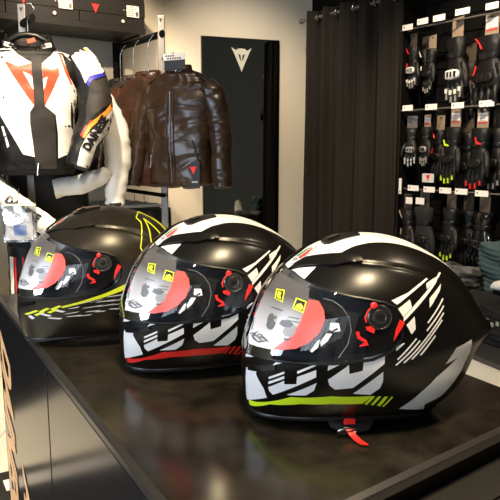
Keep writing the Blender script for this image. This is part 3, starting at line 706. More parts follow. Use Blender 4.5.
# ================================================================ COUNTER
A_ = Vector((.506, -.8625, 0)).normalized(); Wd = Vector((.8625, .506, 0)).normalized()   # along the long side (towards the viewer) and across
n0, n1, a0, a1 = .219, .799, -1.635, -.47
def cpt(a, n, z):
    if a > -.6: a = a - (n-.50)*.115          # the near end runs slightly askew
    return A_*a+Wd*n+Vector((0, 0, z))
cn = thing('shop_counter', 'dark stone-topped display counter with black sides carrying three helmets', 'counter', cpt(-1.05, (n0+n1)/2, 0))
def cb(name, a_, b_, c_, d_, z0, z1, m, bevel=.002, par=cn):
    mb = MB(); L0 = cn.location
    mb.add([cpt(a, n, z)-L0 for z in (z0, z1) for n in (c_, d_) for a in (a_, b_)], [(0, 2, 3, 1), (4, 5, 7, 6), (0, 1, 5, 4), (2, 6, 7, 3), (0, 4, 6, 2), (1, 3, 7, 5)], m); return mb.build(name, par, smooth=False, bevel=bevel)
# worktop with a chamfered light edge
mb = MB(); e_ = .010
ring = lambda i, z: [cpt(a0+i, n0+i, z)-cn.location, cpt(a1-i, n0+i, z)-cn.location, cpt(a1-i, n1-i, z)-cn.location, cpt(a0+i, n1-i, z)-cn.location]
mb.rings([ring(.002, .984), ring(0, .985), ring(0, .9945)], 'counter_edge'); 
mb2 = MB(); mb2.rings([ring(0, .9945), ring(.001, .9965), ring(.0075, .9998), ring(.008, 1.0)], 'counter_edge', cap=False)
mb2.add(ring(.008, 1.0), [(0, 1, 2, 3)], 'counter_stone'); mb.add(mb2.v, [tuple(f) for f in mb2.f], 'counter_edge'); mb.m[-1] = mb.mi('counter_stone')
mb.build('worktop', cn, smooth=False)
cb('carcass', a0+.012, a1-.012, n0+.012, n1-.012, .06, .984, 'slat_black')
cb('plinth', a0+.04, a1-.04, n0+.04, n1-.04, 0, .06, 'slat_black')
# side panels with the open joint
split = -1.09
pl = cb('side_panel', a0+.002, split-.004, n0+.001, n0+.012, .06, .982, 'counter_side', .001)
cb('side_panel', split+.004, a1-.002, n0+.001, n0+.012, .06, .982, 'counter_side', .001)
# front drawers on the viewer's end
for z0, z1 in ((.06, .46), (.464, .90), (.904, .954)):
    d_ = cb('drawer_front', a1-.012, a1-.001, n0+.004, n1-.004, z0, z1, 'counter_edge', .001)
# copper lettering running down the left panel
mb = MB()
text_on(mb, 'DAINESE', cpt(-1.545, n0+.0005, .65)-cn.location, Vector((0, 0, -1)), A_, .54, .13, 'copper_letter', off=.001, n=-Wd, shear=.6, bold=2.5)
o = mb.build('lettering', pl, smooth=False); o['label'] = 'copper-coloured lettering running down the panel'
mb = MB()
text_on(mb, 'AGV', cpt(-1.34, n0+.0005, .50)-cn.location, Vector((0, 0, -1)), A_, .32, .12, 'copper_letter', off=.001, n=-Wd, shear=.6, bold=2.5)
o = mb.build('lettering', pl, smooth=False); o['label'] = 'second shorter line of copper-coloured lettering'
# ================================================================ ROOM
def slab(name, p, q, z0, z1, thick, m, away):
    """upright wall from p to q; its shop-side face on the line, its body on the 'away' side"""
    p = Vector((*p, 0)); q = Vector((*q, 0)); d = Vector((*away, 0)).normalized()*thick; mb = MB()
    mb.add([p+Vector((0, 0, z)) for z in (z0, z1)]+[q+Vector((0, 0, z)) for z in (z0, z1)]+[p+d+Vector((0, 0, z)) for z in (z0, z1)]+[q+d+Vector((0, 0, z)) for z in (z0, z1)],
           [(0, 2, 3, 1), (4, 5, 7, 6), (0, 1, 5, 4), (2, 6, 7, 3), (1, 3, 7, 5), (0, 4, 6, 2)], m)
    return struct(mb.build(name, smooth=False))
fl = MB(); fl.box((-.2, 1.6, -.05), (6.4, 8.4, .1), 'floor_tile'); struct(fl.build('floor', smooth=False))
cl = MB(); cl.box((-.2, 1.6, 3.25), (6.4, 8.4, .1), 'ceiling_paint'); struct(cl.build('ceiling', smooth=False))
CB = (.475, 4.97)                                     # corner behind the curtain
CL = (-.590, 4.59)                                    # bend between the rack wall and the mirror wall
dL = Vector((.827, .562, 0)).normalized(); nL = Vector((.562, -.827, 0)).normalized()
dR = Vector((.385, -.53, 0)).normalized(); nR = Vector((-dR.y*-1, 0, 0)); nR = Vector((-.53, -.385, 0)).normalized()
slab('wall_back', CL, CB, 0, 3.2, .12, 'cream_plaster', (-.35, 1))
slab('wall_left', (CL[0]-dL.x*2.9, CL[1]-dL.y*2.9), CL, 0, 3.2, .12, 'cream_plaster', (-.562, .827))
slab('wall_front', (3.2, -2.5), (-3.4, -2.5), 0, 3.2, .12, 'taupe_plaster', (0, -1))
slab('wall_side', (-3.3, -2.5), (-3.3, 5.0), 0, 3.2, .12, 'taupe_plaster', (-1, 0))
slab('wall_side_right', (2.95, 2.0), (2.95, -2.5), 0, 3.2, .12, 'taupe_plaster', (1, 0))
slab('wall_right', CB, (CB[0]+dR.x*3.6, CB[1]+dR.y*3.6), 0, 3.2, .12, 'slat_black', (.53, .385))

# ---------------------------------------------------------------- mirror
mw = Vector((CB[0]-CL[0], CB[1]-CL[1], 0)).normalized(); mn = Vector((mw.y, -mw.x, 0))
def on_back(px, py, off=0): return at_plane(px, py, Vector((*CL, 0))+mn*off, mn)
pa, pb = on_back(201.5, 36, .03), on_back(279.5, 40, .03); ztop = (pa.z+pb.z)/2; wid = (pb-pa).length; Z = Vector((0, 0, 1))
mc = Vector(((pa.x+pb.x)/2, (pa.y+pb.y)/2, .12))
mi_ = thing('wall_mirror', 'tall narrow frameless mirror with a pale horned badge on the cream wall', 'mirror', mc)
H_m = ztop-.12
g = MB(); g.obox(Vector((0, 0, H_m/2))-mn*.012, mw*wid/2, mn*.012, Z*H_m/2, 'satin_black_plastic'); g.build('backing_panel', mi_, smooth=False)
g = MB(); g.obox(Vector((0, 0, H_m/2))+mn*.003, mw*(wid/2-.004), mn*.003, Z*(H_m/2-.004), 'mirror_glass'); g.build('glass', mi_, smooth=False)
g = MB(); bp = on_back(241.5, 58.5, .037); badge(g, bp-mc, mw, Z, .158, 'mirror_print', 'ink_black', .0008); o = g.build('badge', mi_, smooth=False); o['label'] = 'pale olive horned badge'

# ---------------------------------------------------------------- curtain on its rod
c0 = Vector((.408, 4.62, 0)); cd = Vector((.385, -.53, 0)).normalized(); cnm = Vector((-cd.y*-1, 0, 0)); cnm = Vector((cd.y, -cd.x, 0))  # towards the room
LEN = .87; ROD = 2.275
cu_t = thing('fitting_room_curtain', 'dark brown-black eyelet curtain hanging in deep folds from a steel rod', 'curtain', c0)
def cwave(s, z):
    k = 2*PI*s/LEN*5.0; a = .045*(1-.25*(z/ROD)**4)
    return a*sin(k)+.012*sin(k*2.3+1+z*.8)+.006*sin(k*5.1+z*2)
g = MB(); R = []
for i in range(241):
    s_ = LEN*i/240
    R.append([cd*(s_+.01*sin(9*s_+z*1.3)*(1-z/ROD))+cnm*cwave(s_, z)+Z*z for z in [.03+(ROD+.045-.03)*j/40 for j in range(41)]])
g.rings(R, 'curtain_cloth', closed=False, cap=False)
o = g.build('cloth', cu_t, angle=80); so = o.modifiers.new('cloth thickness', 'SOLIDIFY'); so.thickness = .003
for k in range(5):
    for s_ in ([LEN*(k+.25)/5, LEN*(k+.75)/5]):
        e_ = MB(); a = cwave(s_, ROD); cpos = cd*s_+Z*ROD
        e_.tube([cd*s_+cnm*(cwave(s_, ROD)*.0)+Z*ROD+cnm*.024*cos(q)+Z*.024*sin(q)+cd*(.006 if k % 2 else -.006) for q in [2*PI*j/20 for j in range(20)]], .0055, 'steel', 8, closed=True)
        e_.build('eyelet', cu_t)
rd = thing('curtain_rod', 'slim steel curtain rod with ball end above the dark curtain', 'curtain rod', c0+Z*ROD)
g = MB(); g.tube([-cd*.05, cd*(LEN+.22)], .011, 'grey_metal', 14); g.build('rod', rd)
g = MB(); g.lathe(-cd*.05, -cd, [(0, .011), (.003, .017), (.014, .021), (.026, .018), (.032, .008), (.033, 0)], 'grey_metal', 20); g.build('end_knob', rd)
for s_ in (-.03, LEN+.12):
    g = MB(); g.tube([cd*s_, cd*s_-cnm*.15], .008, 'grey_metal', 10); g.lathe(cd*s_-cnm*.158, cnm, [(0, .022), (.006, .022), (.008, .018)], 'grey_metal', 20); g.build('bracket', rd)

# ---------------------------------------------------------------- box shelf
shp = Vector((-.648, 4.03, 0))+dL*.0                   # right front corner of the shelf
SL = 1.30; zS = 2.105; dep = .36
sh_t = thing('wall_shelf', 'black wall shelf above the clothes racks, stacked with dark boxes', 'shelf', shp-dL*SL/2+Z*(zS-.035))
g = MB(); g.obox(-nL*dep/2+Z*.0175, dL*SL/2, nL*dep/2, Z*.0175, 'black_box'); g.build('board', sh_t, smooth=False, bevel=.002)
for s_ in (-.35, .62):
    g = MB(); g.obox(dL*s_-nL*(dep-.01)-Z*.15, dL*.012, nL*.012, Z*.145, 'black_box'); g.obox(dL*s_-nL*dep*.55-Z*.006, dL*.008, nL*dep*.42, Z*.006, 'black_box'); g.build('bracket', sh_t, smooth=False)
def shop_box(c, w, h, label, lab=True):
    t_ = thing('product_box', label, 'box', c, 0, 'black boxes on the wall shelf')
    g = MB(); g.obox(-nL*dep/2+Z*h*.45, dL*w/2*.985, nL*dep/2*.97, Z*h*.45, 'black_box'); g.build('tray', t_, smooth=False, bevel=.001)
    g = MB(); g.obox(-nL*dep/2+Z*h*.70, dL*w/2*.995, nL*dep/2*.99, Z*h*.29, 'black_box'); li = g.build('lid', t_, smooth=False, bevel=.001)
    f = nL*.0022
    g = MB(); badge(g, f-dL*w*.27+Z*h*.56, dL, Z, .050, 'logo_red', None, .0008); o = g.build('badge', t_, smooth=False); o['label'] = 'small red horned badge'
    if lab:
        g = MB(); q = f+dL*w*.30+Z*h*.60; g.obox(q, dL*.040, nL*.0006, Z*.033, 'label_grey')
        for r_ in range(5):
            for k in range(3 if r_ % 2 else 2): g.obox(q+nL*.0009+Z*(.024-.012*r_)+dL*(-.026+.022*k), dL*(.008 if k else .010), nL*.0003, Z*.0022, 'ink_grey')
        for k in range(9): g.obox(q+nL*.0009+dL*(.020+.0018*k)-Z*.014, dL*.0006, nL*.0003, Z*.014, 'ink_black')
        g.build('paper_label', t_, smooth=False)
    g = MB(); g.lathe(f+dL*w*.14+Z*h*.18, nL, [(0, .010), (.0015, .010), (.0015, .006), (0, .006)], 'label_grey', 18); g.lathe(f+dL*w*.16+Z*h*.62, nL, [(0, .003), (.001, .003)], 'label_grey', 10); g.lathe(f+dL*w*.20+Z*h*.62, nL, [(0, .003), (.001, .003)], 'label_grey', 10); g.build('finger_hole', t_)
    return t_
bw = .415; hb = .150
for r_ in range(2):
    for k, nm in enumerate(('right', 'middle', 'left')):
        pos = {('right', 0): 'black shoe box with a red badge, at the right end of the wall shelf', ('middle', 0): 'black shoe box with a red badge, second from the right end of the shelf', ('left', 0): 'black shoe box cut off by the left picture edge, its pale label showing',
               ('right', 1): 'black box resting on the right-end box, only its lowest edge in view', ('middle', 1): 'black box resting on the second box, only its lowest edge in view', ('left', 1): 'black box resting on the left box, hardly in view'}[(nm, r_)]
        if r_ == 1 and k: continue
        b_ = shop_box(shp-dL*(bw*(k+.5)+.004)+nL*.004+Z*(zS+hb*r_*1.002+.0005), bw, hb, pos)

# ================================================================ CLOTHES
def rack(front, back, zb, drop, label, ext):
    """freestanding side-arm rack: grey front post, dark sloping arm, dark wall upright"""
    f = Vector((*front, 0)); b_ = Vector((*back, 0)); t_ = thing('garment_rack', label, 'garment rack', f); d = (b_-f)
    g = MB(); g.obox(Z*(zb+drop)/2, Vector((.020, 0, 0)), Vector((0, .010, 0)), Z*(zb+drop)/2, 'grey_metal'); o = g.build('post', t_, smooth=False, bevel=.003)
    g = MB(); badge(g, Vector((0, -.0115, zb+drop-.028)), Vector((1, 0, 0)), Z, .022, 'ink_black'); g.build('post_badge', o, smooth=False)
    g = MB(); g.tube([Z*zb-d.normalized()*ext-Z*.012, Z*zb+d*1.0], .016, 'slat_black', 12, flat=1.3); g.build('top_bar', t_)
    g = MB(); g.obox(d+Z*2.066/2, Vector((.016, 0, 0)), Vector((0, .012, 0)), Z*2.066/2, 'slat_black'); g.build('wall_upright', t_, smooth=False)
    if ext < .1:
        g = MB(); g.tube([Z*1.875, Z*1.880+Vector((.09, -.19, 0))], .005, 'steel', 8); g.build('front_hook', t_)
    g = MB(); g.obox(Z*.012+d*.12, d.normalized()*.20, Vector((-d.y, d.x, 0)).normalized()*.05, Z*.012, 'grey_metal'); g.build('foot', t_, smooth=False, bevel=.004)
    return t_
rack((-.507, 3.69), (-.90, 4.30), 2.025, .09, 'garment rack with a grey steel post holding the brown leather jackets', .02)
rack((-1.190, 3.39), (-1.515, 3.885), 2.02, .09, 'garment rack with a grey steel post holding the white racing jacket', .20)

def ringpt(w, d, a, n=2.6):
    c_, s_ = cos(a), sin(a); e_ = 2/n
    return math.copysign(abs(c_)**e_, c_)*w, math.copysign(abs(s_)**e_, s_)*d
def lerp_rows(T, z):
    for a, b_ in zip(T, T[1:]):
        if z <= b_[0]:
            t = (z-a[0])/(b_[0]-a[0]); t = t*t*(3-2*t) if len(T) > 9 else t
            return [p+(q-p)*t for p, q in zip(a, b_)]
    return T[-1]
def torso_mesh(T, m, seed, fold=.010, nz=60, na=84):
    rnd = random.Random(seed); ph = [(rnd.uniform(0, 6.28), rnd.uniform(3, 9), rnd.uniform(4, 14), rnd.uniform(.3, 1)) for _ in range(7)]
    g = MB(); R = []; z0, z1 = T[0][0], T[-1][0]
    for j in range(nz+1):
        z = z0+(z1-z0)*j/nz; _, w, d, cx, cy = lerp_rows(T, z); r_ = []
        for i in range(na):
            a = 2*PI*i/na; x, y = ringpt(w, d, a)
            f = sum(q[3]*sin(q[1]*x*4+q[2]*z*2+q[0]) for q in ph)/3*fold*(1-.5*j/nz)
            r_.append(Vector((cx+x+f*.4*cos(a), cy+y+f*(1 if abs(y) > .01 else .3), z)))
        R.append(r_)
    g.rings(R, m); return g
def sleeve_mesh(path, m, seed, n=28, wr=.006):
    rnd = random.Random(seed); P = [Vector(p[:3]) for p in path]; r = [p[3] for p in path]; Q = []; q_ = []; K = 16
    for i in range(len(P)-1):
        a = P[max(i-1, 0)]; b_ = P[i]; c_ = P[i+1]; d = P[min(i+2, len(P)-1)]
        for k in range(K):
            t = k/K; Q.append(.5*((2*b_)+(c_-a)*t+(2*a-5*b_+4*c_-d)*t*t+(3*b_-a-3*c_+d)*t**3)); q_.append(r[i]+(r[i+1]-r[i])*t)
    Q.append(P[-1]); q_.append(r[-1]); ph = rnd.uniform(0, 6)
    
    g = MB(); g.tube(Q, q_, m, n); 
    for i, v in enumerate(g.v):
        v.x += wr*.4*sin(v.z*60+ph+v.y*40); v.y += wr*.4*sin(v.z*45+v.x*30)
    return g
def hanger(t_, z, drop=.10, w=.19):
    h = MB(); h.tube([(-w, 0, z-.03), (-w*.6, 0, z+.02), (-.03, 0, z+.05), (.03, 0, z+.05), (w*.6, 0, z+.02), (w, 0, z-.03)], .014, 'satin_black_plastic', 10)
    h.tube([(0, 0, z+.05), (0, 0, z+.05+drop*.5)]+[(.0+.018*(1-cos(q)), 0, z+.05+drop*.5+.02*sin(q)+drop*.25*q/3) for q in (.5, 1.2, 2, 2.8, 3.4)], .0025, 'steel', 8)
    h.build('clothes_hanger_hook', t_)
BROWN_T = [(0, .160, .075, 0, 0), (.02, .175, .085, 0, 0), (.06, .172, .085, 0, 0), (.20, .178, .090, 0, 0), (.36, .190, .095, 0, 0), (.48, .196, .090, 0, 0), (.55, .182, .078, 0, 0), (.590, .145, .066, 0, 0), (.620, .115, .062, 0, 0), (.640, .072, .052, 0, 0)]
def brown_jacket(label, X, Y, rz, zhem, m, seed, front, sc=1):
    t_ = thing('leather_jacket', label, 'jacket', (X, Y, zhem), rz, 'leather jackets on the rack'); t_.scale = (sc*1.13, sc, sc)
    b_ = torso_mesh(BROWN_T, m, seed, .010, 110, 150).wrinkle(.005, 9, seed, (1, 1, .5), .9, 14); bv = b_.bvh(); n = Vector((0, -1, 0)); ux = Vector((1, 0, 0)); L_ = lambda poly, mt, off=.001, h=.02: lay(b_, bv, poly, n, ux, Z, mt, off=off, h=h)
    body = b_.build('body', t_, angle=70)
    for s in (1, -1):
        g = sleeve_mesh([(s*.150, 0, .560, .050), (s*.188, .0, .515, .062), (s*.222, -.005, .40, .060), (s*.245, -.015, .26, .055), (s*.255, -.035, .15, .050), (s*.268, -.05, .04, .045), (s*.274, -.055, .005, .042)], m, seed+s, 36, 0).wrinkle(.0045, 14, seed+s, (1, 1, 1), .9, 20)
        sl = g.build('sleeve', t_, angle=70)
        g = MB(); g.tube([(s*.271, -.052, .018), (s*.275, -.056, -.004)], .0445, m, 24); g.build('cuff', sl)
    g = MB(); R = []
    for z, w, d, cy in ((.625, .078, .056, 0), (.650, .074, .055, -.004), (.672, .071, .055, -.008), (.675, .066, .050, -.008), (.655, .064, .046, -.002), (.63, .062, .044, 0)):
        R.append([Vector((x, y+cy, z+.012*(y/.05) - (.028 if z > .64 and y < -.03 and abs(x) < .02 else 0))) for x, y in [ringpt(w, d, 2*PI*k/40, 2.2) for k in range(40)]])
    g.rings(R, m, cap=False); g.build('collar', t_, angle=70)
    hanger(t_, .60, .03 if front else .30)
    if front:
        def surf_line(pts, r, mt, par, name, lift=.002):
            Q = []
            for (x, z), (x2, z2) in zip(pts, pts[1:]):
                for k in range(8):
                    q = Vector((x+(x2-x)*k/8, 0, z+(z2-z)*k/8)); h = bv.ray_cast(q+n*.5, -n)
                    if h[0] is not None: Q.append(h[0]+n*lift)
            g = MB(); g.tube(Q, r, mt, 6); return g.build(name, par)
        surf_line([(-.004, .02), (-.004, .60)], .0045, 'steel', body, 'zip')
        surf_line([(-.022, .02), (-.022, .60)], .004, m, body, 'zip_placket', .003)
        surf_line([(.014, .02), (.014, .60)], .004, m, body, 'zip_placket', .003)
        surf_line([(-.150, .10), (-.105, .28)], .006, 'steel', body, 'pocket_zip')
        surf_line([(.155, .10), (.110, .28)], .006, 'dark_leather', body, 'pocket_zip')
        surf_line([(.05, .455), (.165, .440)], .004, 'dark_leather', body, 'chest_pocket_zip')
        surf_line([(-.165, .44), (-.05, .455)], .004, 'dark_leather', body, 'chest_pocket_zip')
        g = MB(); g.tube([(-.035, -.062, .645), (0, -.068, .640), (.03, -.062, .645)], .010, m, 10, flat=.5); g.lathe((.018, -.070, .642), (0, -1, 0), [(0, .006), (.002, .006), (.003, 0)], 'steel', 12); g.build('collar_strap', t_)
        # hang tag
        q = bv.ray_cast(Vector((.118, -.5, .11)), Vector((0, 1, 0)))[0]
        g = MB(); g.obox(q+Vector((0, -.008, -.045)), Vector((.036, 0, 0)), Vector((0, .001, 0)), Z*.075, 'ink_black')
        badge(g, q+Vector((0, -.0092, -.018)), Vector((1, 0, 0)), Z, .042, 'accent_red'); text_on(g, 'DAINESE', q+Vector((0, -.0094, -.085)), Vector((1, 0, 0)), Z, .050, .009, 'label_white')
        o = g.build('hang_tag', t_, smooth=False); o['label'] = 'black card hang tag with a red badge'
        # size card on the hanger
        g = MB(); g.obox(Vector((.015, -.075, .715)), Vector((.062, 0, 0)), Vector((0, .0015, 0)), Z*.018, 'label_white')
        [g.obox(Vector((-.03+.014*k+.010*(r_ == 0), -.0770, .706+.014*r_)), Vector((.0045, 0, 0)), Vector((0, .0005, 0)), Z*.0042, 'ink_black') for r_ in (0, 1) for k in range(6-2*r_)]
        g.obox(Vector((.015, -.070, .675)), Vector((.060, 0, 0)), Vector((0, .002, 0)), Z*.030, 'ink_black'); o = g.build('size_card', t_, smooth=False); o['label'] = 'cream price card on a black card'
    return t_
bz = rad(31)
bd = Vector((-.417, .70, 0)).normalized()
f0 = Vector((-.388, 3.50, 0))
brown_jacket('glossy dark brown leather jacket with a black hang tag, frontmost on its rack', f0.x, f0.y, rad(-26), 1.165, 'brown_leather', 11, True, .96)
for k, (dd, lab, mt) in enumerate(((.18, 'worn reddish brown leather jacket hanging just behind the frontmost brown one', 'worn_brown_leather'), (.36, 'dark brown leather jacket, third from the front of its rack', 'dark_leather'), (.53, 'near-black leather jacket, rearmost beside the wall upright', 'black_leather'))):
    p = f0+bd*dd+Vector((-.10-.02*k, 0, 0)); brown_jacket(lab, p.x, p.y, rad(-24), 1.155-.004*k, mt, 20+k, False, .96)
# lower hanging black trousers under the jackets
for k in range(5):
    p = Vector((-.64-.075*k, 3.75+.085*k, .35)); t_ = thing('folded_trousers', '', 'trousers', p, rad(28), 'black trousers on the lower rail')
    t_['label'] = 'black folded trousers on a white hanger clip under the brown jackets'
    g = torso_mesh([(0, .17, .025, 0, 0), (.3, .18, .028, 0, 0), (.62, .17, .024, 0, 0), (.66, .165, .018, 0, 0)], 'black_cloth', 50+k, .01, 24, 40); g.build('cloth', t_)
    g = MB(); g.obox(Vector((0, 0, .675)), Vector((.15, 0, 0)), Vector((0, .006, 0)), Z*.008, 'label_grey'); g.tube([(0, 0, .68), (0, 0, .74)], .003, 'steel', 8); g.build('hanger_bar', t_)
g = MB(); tr = thing('lower_rail', 'dark lower rail running from the brown jackets rack to the wall', 'rail', (-.50, 3.60, 1.10)); g.tube([(0, 0, 0), (-.42, .66, 0)], .012, 'slat_black', 10); g.build('bar', tr)

# ---------------------------------------------------------------- white racing jacket
JX, JY, JZ = -1.105, 3.22, 1.235                       # hem centre
jt = thing('racing_jacket', 'white and black leather racing jacket with an orange emblem on its chest', 'jacket', (JX, JY, JZ), rad(12))
# picture-derived outline coordinates turned once into jacket metres
SJ = 1/192.0
def J(px, py): return ((px-37)*SJ*1.02, (178-py)*SJ)
def JP(l): return [J(*p) for p in l]
T = [(0, .185, .070, 0, 0), (.03, .195, .085, 0, 0), (.12, .192, .095, 0, 0), (.26, .205, .110, 0, 0), (.40, .225, .115, 0, 0), (.50, .245, .110, 0, 0), (.565, .235, .092, 0, 0), (.600, .190, .078, 0, 0), (.615, .140, .068, 0, 0), (.620, .100, .060, 0, 0)]
def J(px, py): return ((px-30)*SJ*1.02, (178-py)*SJ)
def JP(l): return [J(*p) for p in l]
b_ = torso_mesh(T, 'black_leather', 3, .006, 90, 110).wrinkle(.004, 8, 3, (1, 1, 1), .8, 14); bv = b_.bvh(); n_ = Vector((0, -1, 0)); ux = Vector((1, 0, 0))
def jl(poly, m, off=.001, h=.016): lay(b_, bv, JP(poly), n_, ux, Z, m, off=off, h=h, snap=.05)
jl([(3, 56), (8, 53), (14, 57), (22, 66), (33.5, 73), (34.5, 113), (30.5, 119), (30, 130), (33.5, 161), (22, 158), (13, 140), (5, 124), (-1, 108), (0, 88), (1, 70)], 'white_leather')
jl([(43, 74), (51, 66), (56, 58), (61, 66), (66, 84), (73, 98), (73, 118), (69, 140), (62, 158), (53, 162), (54, 140), (53, 121), (44, 113)], 'white_leather')
jl([(-4, 84), (-1, 66), (4, 55), (6, 56), (2, 68), (0, 86)], 'orange_print', .0014)
jl([(57.5, 64), (59.5, 64), (65, 80), (69, 92), (67.5, 92), (63, 82)], 'orange_print', .0018)
jl([(76, 108), (78, 108), (74, 148), (72, 150)], 'white_leather'); jl([(4, 132), (6, 132), (10, 150), (8, 152)], 'white_leather')
jl([(60, 62), (58, 56), (66, 53), (74, 52), (78, 56), (79, 66), (74, 66), (68, 70), (64, 66)], 'white_leather', .0012)
# emblem
jl([(10, 72), (16, 74.5), (22, 77), (28, 75.5), (34.4, 73.5), (34.8, 113), (28, 103), (20, 90)], 'orange_print', .0015, .01)
jl([(43.2, 74.5), (50, 79), (54, 79), (57.5, 76.5), (58, 84), (51, 99), (43.8, 113)], 'orange_print', .0015, .01)
jl([(26, 81.5), (32, 84), (34.6, 87), (34.7, 99)], 'white_leather', .0019, .01)
jl([(43.3, 88), (47.5, 86), (45.5, 94), (43.4, 98)], 'white_leather', .0019, .01)
body = b_.build('body', jt, angle=70)
g = MB(); lay(g, bv, JP([(33.7, 68), (43, 68), (43.2, 113), (51.5, 120), (52, 135), (51, 172), (33, 172), (30.5, 135), (30.8, 120), (34.7, 113)]), n_, ux, Z, 'charcoal_panel', off=.004, h=.014)
g.build('zip_placket', body)
g = MB(); q = bv.ray_cast(Vector((.03, -.5, .03)), Vector((0, 1, 0)))[0]; g.tube([q+Vector((0, -.012, .03)), q+Vector((-.006, -.014, -.01)), q+Vector((-.008, -.014, -.03))], .005, 'steel', 8); g.build('zip_pull', body)
# collar
g = MB(); R = []
for z, w, d, dip in ((.625, .130, .085, .02), (.665, .116, .080, .055), (.690, .110, .078, .085), (.693, .102, .072, .085), (.67, .100, .066, .06), (.64, .10, .062, .03)):
    R.append([Vector((x, y, z-dip*max(0, -y/d)**1.5)) for x, y in [ringpt(w, d, 2*PI*k/48, 2.0) for k in range(48)]])
g.rings(R, 'black_leather', cap=False); cbv = g.bvh()
for s in (1, -1):
    n2 = Vector((s*.75, -.66, 0)).normalized(); t2 = Z.cross(n2)
    lay(g, cbv, [(-.05, .618-.014*s), (.05, .618+.014*s), (.05, .638+.014*s), (-.05, .638-.014*s)], n2, t2, Z, 'label_white', off=.001, h=.02, far=.3)
    text_on(g, 'DAINESE', n2*.1+Z*.628, t2+Z*.28*s, Z, .08, .012, 'ink_black', bvh=cbv, n=n2, off=.0016)
lay(g, cbv, [(-.030, .580), (.030, .580), (.030, .594), (-.030, .594)], n_, ux, Z, 'label_grey', off=.0012, h=.02, far=.3)
g.build('collar', jt, angle=70)
g = MB(); g.obox(Vector((.02, -.06, .655)), Vector((.018, 0, .006)), Vector((0, .003, 0)), Vector((-.003, 0, .009)), 'orange_print'); g.build('collar_tab', jt, smooth=False)
hg = MB(); hg.tube([(-.12, 0, .620), (-.08, -.01, .665), (-.04, -.012, .685), (0, -.012, .690), (.04, -.012, .685), (.08, -.01, .665), (.12, 0, .620)], .018, 'satin_black_plastic', 12, flat=.8)
hg.tube([(0, 0, .70), (0, 0, .73), (0, 0, .76), (.012, 0, .785), (.03, 0, .80), (.035, 0, .82), (.02, 0, .84), (0, 0, .84)], .003, 'steel', 8); hg.build('hanger', jt)
def J(px, py): return ((px-37)*SJ*1.02, (178-py)*SJ)
# right-hand sleeve (as seen), bent forwards
pth = [(79, 62, 0, .070), (88, 78, 0, .086), (95, 100, -.02, .084), (95, 124, -.06, .083), (86, 147, -.10, .070), (77, 170, -.13, .053)]
PTH = [(*J(a, b2), y, r) for a, b2, y, r in pth]
def J(px, py): return ((px-33)*SJ*1.02, (178-py)*SJ)
def sleeve(s):
    g = sleeve_mesh([(s*a, y, b2, r) for a, b2, y, r in PTH], 'black_leather', 5+s, 36, .003).wrinkle(.004, 14, 5+s, (1, 1, 1), .8, 20); sb = g.bvh()
    def sl(poly, m, off=.0012, n=n_, h=.012):
        Q = [(s*p[0], p[1]) for p in JP([(q[0]+(6 if q[0] >= 93 else 0), q[1]) for q in poly])]; lay(g, sb, Q if s > 0 else Q[::-1], n, ux, Z, m, off=off, h=h, snap=.06)
    sl([(63, 52), (72, 49), (80, 50), (90, 60), (97, 74), (94, 80), (88, 84), (84, 91), (80, 80), (72, 66)], 'white_leather')
    sl([(74, 55), (80, 53), (87, 61), (80, 60)], 'ink_black', .0018); sl([(79, 54), (84, 57), (88, 61), (84, 59.5)], 'yellow_trim', .0022, h=.008)
    sl([(85, 91), (89, 84), (95, 80), (98, 77), (99, 79), (95, 83), (90, 88), (87, 94)], 'blue_trim', .0016)
    sl([(88, 92), (96, 84), (103, 96), (101, 108), (90, 122), (84, 132), (84, 115)], 'charcoal_panel', .003)
    sl([(104, 104), (106, 108), (97, 120), (88, 133), (82, 143), (80, 142), (86, 130), (95, 117)], 'orange_trim', .0016); sl([(80, 142), (88, 128), (90, 126), (86, 126), (78, 140)], 'logo_red', .0014)
    sl([(106, 109), (108, 116), (104, 128), (92, 150), (84, 172), (74, 168), (78, 152), (84, 141), (96, 122)], 'white_leather', .0014)
    if s > 0: a_ = Vector((J(103, 119)[0]-J(83, 151)[0], 0, J(103, 119)[1]-J(83, 151)[1])); c_ = J(92, 138)
    else: a_ = Vector((-(J(103, 119)[0]-J(83, 151)[0]), 0, J(103, 119)[1]-J(83, 151)[1]))*-1; c_ = (-J(92, 138)[0], J(92, 138)[1])
    up = Vector((0, -1, 0)).cross(a_.normalized())*-1
    if up.z < 0: up = -up
    text_on(g, 'DAINESE', Vector((c_[0], 0, c_[1])), a_, up, .19, .046, 'ink_black', bvh=sb, n=n_, off=.0055, bold=3)
    return g.build('sleeve', jt, angle=70)
sleeve(1); sleeve(-1)

# ---------------------------------------------------------------- one-piece racing suit hanging behind it
st_ = thing('racing_suit', 'black one-piece racing suit with white sleeves and red-striped legs behind the white jacket', 'racing suit', (JX-.03, JY+.27, .20), rad(12))
T2 = [(.28, .20, .06, 0, 0), (.60, .235, .08, 0, 0), (.85, .225, .09, 0, 0), (1.05, .215, .10, 0, 0), (1.35, .235, .105, 0, 0), (1.50, .225, .09, 0, 0), (1.58, .16, .07, 0, 0), (1.62, .09, .05, 0, 0)]
b_ = torso_mesh(T2, 'black_leather', 8, .010, 70, 64); b_.build('body', st_, angle=70); bv2 = b_.bvh()
for s in (1, -1):
    g = sleeve_mesh([(s*.12, -.01, .62, .11), (s*.13, -.03, .45, .10), (s*.14, -.05, .25, .085), (s*.14, -.05, .02, .065), (s*.14, -.05, -.10, .05)], 'black_leather', 30+s, 30); lb = g.bvh()
    for x0, w_, m in ((-.075, .022, 'white_leather'), (-.048, .010, 'logo_red'), (-.005, .008, 'logo_red'), (.015, .034, 'white_leather'), (.050, .010, 'logo_red')):
        lay(g, lb, [(s*.135+x0, .0), (s*.135+x0+w_*.6, .0), (s*.135+x0+w_, .58), (s*.135+x0, .58)], n_, ux, Z, m, off=.002, h=.03)
    g.build('leg', st_, angle=70)
